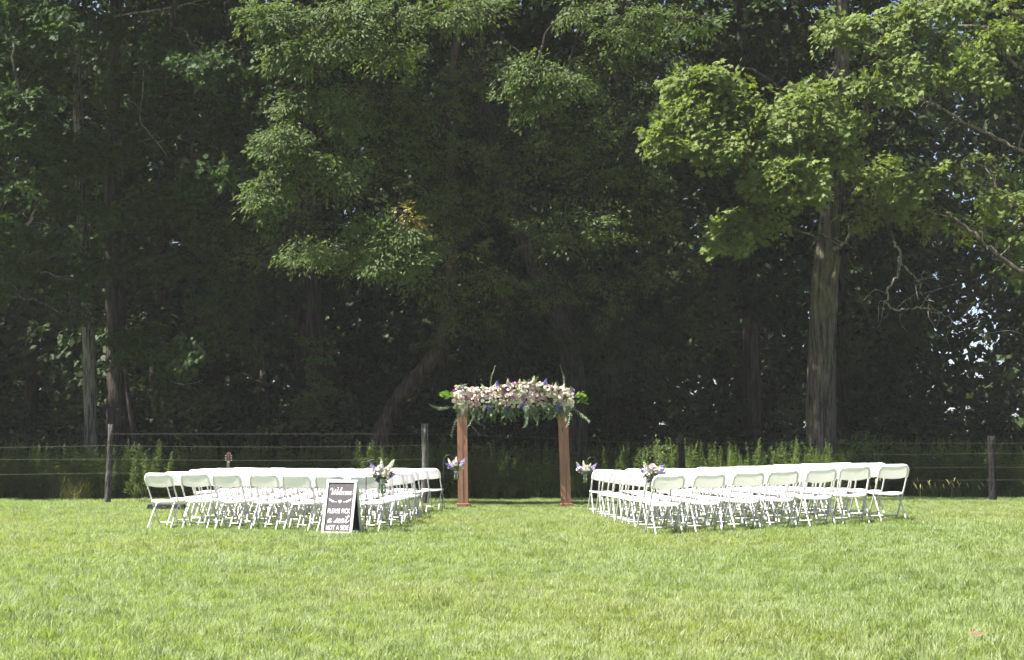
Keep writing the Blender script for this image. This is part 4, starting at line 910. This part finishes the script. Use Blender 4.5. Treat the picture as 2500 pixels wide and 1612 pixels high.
GL = {'e': ([[(0, .3), (.35, .5), (.46, .82), (.27, 1), (.06, .68), (.1, .2), (.36, 0), (.72, .32)]], .62), 'l': ([[(0, .3), (.38, 1.1), (.5, 1.85), (.36, 2.1), (.22, 1.5), (.2, .35), (.36, 0), (.66, .32)]], .56),
      'c': ([[(.0, .3), (.3, .8), (.55, .85), (.36, 1), (.1, .68), (.1, .22), (.36, 0), (.72, .32)]], .62), 'o': ([[(.36, 1), (.1, .75), (.08, .25), (.3, 0), (.56, .3), (.52, .8), (.36, 1), (.5, .85), (.8, .82)]], .66),
      'm': ([[(-.02, .75), (.14, 1), (.2, .6), (.18, 0)], [(.18, .4), (.42, 1), (.52, .75), (.5, 0)], [(.5, .4), (.74, 1), (.84, .75), (.82, .2), (.95, 0), (1.2, .32)]], 1.1),
      'W': ([[(-.55, 1.35), (-.75, 1.55), (-.6, 1.9), (-.3, 1.85), (-.1, 1.4), (.02, .5), (.12, 0), (.4, .8), (.66, 1.6)], [(.66, 1.6), (.6, .7), (.74, 0), (1.05, .8), (1.3, 1.7), (1.2, 2.1), (1.0, 2.05)]], 1.15),
      'a': ([[(.58, .85), (.34, 1), (.08, .6), (.12, .08), (.34, .08), (.54, .6), (.62, 1), (.56, .3), (.7, 0), (.98, .32)]], .88), 's': ([[(-.05, .15), (.3, .65), (.46, 1.12), (.44, .7), (.52, .3), (.36, 0), (.08, .08), (.2, .2), (.5, .1), (.8, .4)]], .72),
      't': ([[(0, .3), (.34, 1.1), (.46, 1.9), (.34, .6), (.42, .02), (.72, .2), (.98, .6)], [(-.05, 1.5), (.3, 1.38), (.8, 1.55)]], .8), ' ': ([], .55)}
def script(name, word, x0, x1, z, xh, wt):
    adv = sum(GL[c][1] for c in word); mb = MB(); lead = .8 if word[0] == 'W' else .0; sx = (x1 - x0) / (adv + lead) / xh; x = lead
    for c in word:
        for st_ in GL[c][0]: strip(mb, [((x + a) * xh * sx, b_ * xh) for a, b_ in st_], wt * .55, wt)
        x += GL[c][1]
    mb.v = [(vx + x0 - .22 * xh * .4, vy, vz + z) for vx, vy, vz in mb.v]; return mb.obj(name, M['letter'], front, loc=(0, -.0135 + .012 - .0015 + .002, 0))
def block(name, txt, width, height, z):
    cu = bpy.data.curves.new(name, 'FONT'); cu.body = txt; cu.align_x = 'CENTER'; cu.size = 1; cu.offset = .006; cu.space_character = 1.08
    tmp = bpy.data.objects.new('tmp', cu); COL.objects.link(tmp); dg_ = bpy.context.evaluated_depsgraph_get(); me = bpy.data.meshes.new_from_object(tmp.evaluated_get(dg_))
    bpy.data.objects.remove(tmp); bpy.data.curves.remove(cu)
    co = np.zeros(len(me.vertices) * 3, np.float32); me.vertices.foreach_get('co', co); co = co.reshape(-1, 3)
    mn, mx = co.min(0), co.max(0); x = (co[:, 0] - (mn[0] + mx[0]) / 2) / (mx[0] - mn[0]) * width; h = (co[:, 1] - mn[1]) / (mx[1] - mn[1]) * height
    me.vertices.foreach_set('co', np.stack([x, np.zeros_like(x), h + z], -1).astype(np.float32).ravel()); me.materials.clear(); me.materials.append(M['letter']); me.update()
    return link(name, me, front, (0, -.0015, 0))
FRONT_Y = -.0015
script('welcome_lettering', 'Welcome', -.172, .165, .562, .047, .0062)
script('a_seat_lettering', 'a seat', -.150, .150, .172, .056, .0072)
block('please_pick_lettering', 'PLEASE PICK', .325, .066, .302); block('not_a_side_lettering', 'NOT A SIDE', .325, .066, .072)
mb = MB(); hv = []
for i in range(24):
    t_ = 6.283 * i / 24; hv.append((.0017 * 16 * math.sin(t_) ** 3, 0, .468 + .0017 * (13 * math.cos(t_) - 5 * math.cos(2 * t_) - 2 * math.cos(3 * t_) - math.cos(4 * t_))))
mb.add(hv, [tuple(range(24))]); mb.obj('heart', M['letter'], front, loc=(0, FRONT_Y, 0))
for s in (-1, 1):
    mb = MB(); P_ = catmull([(s * .045, .460), (s * .085, .463), (s * .125, .480), (s * .165, .503)], 6)
    for a, b_ in zip(P_[:-1], P_[1:]): mb.add([(a[0], 0, a[1] + .003), (a[0], 0, a[1] - .003), (b_[0], 0, b_[1] - .003), (b_[0], 0, b_[1] + .003)], [(0, 1, 2, 3)])
    for j, (x, z) in enumerate([(.09, .466), (.112, .475), (.136, .487)]):
        for sg in (-1, 1): mb.add([(s * x, -.0002, z), (s * (x + .004), -.0002, z + sg * .010), (s * (x + .019), -.0002, z + sg * .017 + .004), (s * (x + .016), -.0002, z + sg * .003 + .003)], [(0, 1, 2, 3)])
    mb.obj('sprig_drawing', M['letter'], front, loc=(0, FRONT_Y - .0003, 0))
mb = MB(); mb.tube([(SW / 2 - .02, yo * .5, SH * .45), (SW / 2 - .02, 0, SH * .45 - .03), (SW / 2 - .02, -yo * .5, SH * .45)], .003, 5); mb.obj('spreader_cord', M['iron'], sign)

# ------------------------------------------------------------------ guitar, low black case, fallen leaf
YG = 28.6; pg = at(557, 1200, YG)
gt = empty('acoustic_guitar', (pg.x, YG, gzf(pg.x, YG) + .0), R(4)); tag(gt, 'acoustic guitar whose reddish headstock shows above the left-hand chairs', 'guitar')
m_g = plain('guitar_spruce', (.42, .24, .10), .3, .1, 15); m_h = plain('guitar_mahogany', (.15, .075, .055), .35, .1, 15); m_fb = plain('fingerboard', (.16, .12, .12), .5, .1)
out = []
for i in range(40):
    a = 6.283 * i / 40; z = .25 * math.sin(a); w = (.145 + .045 * (z < 0) * math.sin(min(1, -z / .25) * 2.6)) if z < 0 else .145; wst = 1 - .22 * math.exp(-((z - .05) / .07) ** 2)
    out.append((w * 1.05 * wst * math.cos(a) * (1 if abs(math.sin(a)) < .97 else 1), z + .36))
mb = MB(); n = 40; mb.add([(x, -.05, z) for x, z in out] + [(x, .05, z) for x, z in out], [tuple(range(n)), tuple(range(2 * n - 1, n - 1, -1))] + [(i, n + i, n + (i + 1) % n, (i + 1) % n) for i in range(n)])
mb.obj('body', m_g, gt)
mb = MB(); mb.lathe([(0, 0), (.05, 0)], 20); o = mb.obj('sound_hole', M['black'], gt, loc=(0, -.052, .44), rot=(R(90), 0, 0))
mb = MB(); mb.box((0, -.055, .30), (.14, .012, .03)); mb.obj('bridge', m_fb, gt)
mb = MB(); mb.box((0, -.052, .70), (.052, .022, .46)); mb.obj('neck', m_fb, gt, bevel=.004)
hd = MB(); hp = [(-.026, 0), (-.040, .03), (-.042, .17), (-.02, .185), (.02, .185), (.042, .17), (.040, .03), (.026, 0)]
hd.add([(x, -.05, z + .93) for x, z in hp] + [(x, -.034, z + .935) for x, z in hp], [tuple(range(8))[::-1], tuple(range(8, 16))] + [(i, (i + 1) % 8, 8 + (i + 1) % 8, 8 + i) for i in range(8)])
hdo = hd.obj('headstock', m_h, gt)
for s in (-1, 1):
    for k in range(3):
        mb = MB(); mb.tube([(s * .036, -.045, .965 + .045 * k), (s * .056, -.045, .965 + .045 * k)], .004, 5); mb.box((s * .060, -.045, .965 + .045 * k), (.012, .012, .02)); mb.obj('tuning_peg', M['chair_metal'], hdo)
for s in (-1, 1):
    mb = MB(); mb.box((s * .018, -.0505, 1.02), (.011, .003, .11)); mb.obj('slot', M['black'], hdo)
mb = MB(); mb.box((0, -.053, .928), (.05, .02, .008)); mb.obj('nut', M['letter'], gt)
gs = empty('guitar_stand', (pg.x, YG + .02, gzf(pg.x, YG))); tag(gs, 'black tubular guitar stand hidden behind the left-hand chairs', 'stand')
for q in ((-.17, -.18), (.17, -.18), (0, .26)):
    mb = MB(); mb.tube([(q[0], q[1], .0), (q[0] * .25, q[1] * .2 + .08, .2), (0, .09, .34)], .01, 6); mb.obj('leg', M['iron'], gs, True)
mb = MB(); mb.tube([(0, .09, .3), (0, .05, .68), (0, -.0, .70)], .009, 6); mb.tube([(-.13, -.12, .105), (-.1, .04, .11), (0, .09, .13), (.1, .04, .11), (.13, -.12, .105)], .009, 6); mb.obj('cradle', M['iron'], gs, True)
YC = 27.5; pc = at(408, 1240, YC); cs = empty('equipment_case', (pc.x, YC, gzf(pc.x, YC) + .03), R(3)); tag(cs, 'low black case lying on the grass behind the leftmost chairs', 'case')
mb = MB(); w, d, h = .37, .17, .115
mb.add([(-w, -d, 0), (w, -d, 0), (w, d, 0), (-w, d, 0), (-w + .03, -d + .02, h), (w - .03, -d + .02, h), (w - .03, d - .02, h), (-w + .03, d - .02, h)], [(3, 2, 1, 0), (4, 5, 6, 7), (0, 1, 5, 4), (1, 2, 6, 5), (2, 3, 7, 6), (3, 0, 4, 7)])
mb.obj('body', M['black'], cs, bevel=.01)
mb = MB(); mb.tube([(-.07, -d + .005, .05), (-.06, -d - .02, .065), (.06, -d - .02, .065), (.07, -d + .005, .05)], .008, 6); mb.obj('handle', M['iron'], cs, True)
for s in (-1, 1):
    mb = MB(); mb.box((s * .22, -d + .008, .06), (.03, .012, .035)); mb.obj('latch', M['iron'], cs)
pl = at(2391, 1570, 3472 * 1.1 / (1570 - 1108)); fl = MB()
T, F = TPL['maple']; fl.add([(p[0] * .10 - .05, p[1] * .10, .012 + .05 * abs(p[1]) * .5) for p in T], F)
o = fl.obj('fallen_leaf', plain('dry_leaf', (.115, .075, .040), .8, .2, 40), None, loc=(pl.x, pl.y, gzf(pl.x, pl.y) + .045), rot=(R(12), R(-8), .4)); tag(o, 'dry orange-brown leaf lying on the lawn at the lower right', 'leaf')

# ------------------------------------------------------------------ haze volume added to lift the dark tones
mh = bpy.data.materials.new('black_lift_haze'); mh.use_nodes = True; t = mh.node_tree; t.nodes.clear()
pv = t.nodes.new('ShaderNodeVolumePrincipled'); pv.inputs['Color'].default_value = (.95, .95, .95, 1); pv.inputs['Density'].default_value = .00033; pv.inputs['Anisotropy'].default_value = .0
ho = t.nodes.new('ShaderNodeOutputMaterial'); t.links.new(pv.outputs[0], ho.inputs['Volume'])
mb = MB(); mb.box((0, 155, 14.5), (440, 530, 31)); o = mb.obj('haze', mh); o['kind'] = 'stuff'; tag(o, 'added faint haze that lifts the dark tones', 'haze')
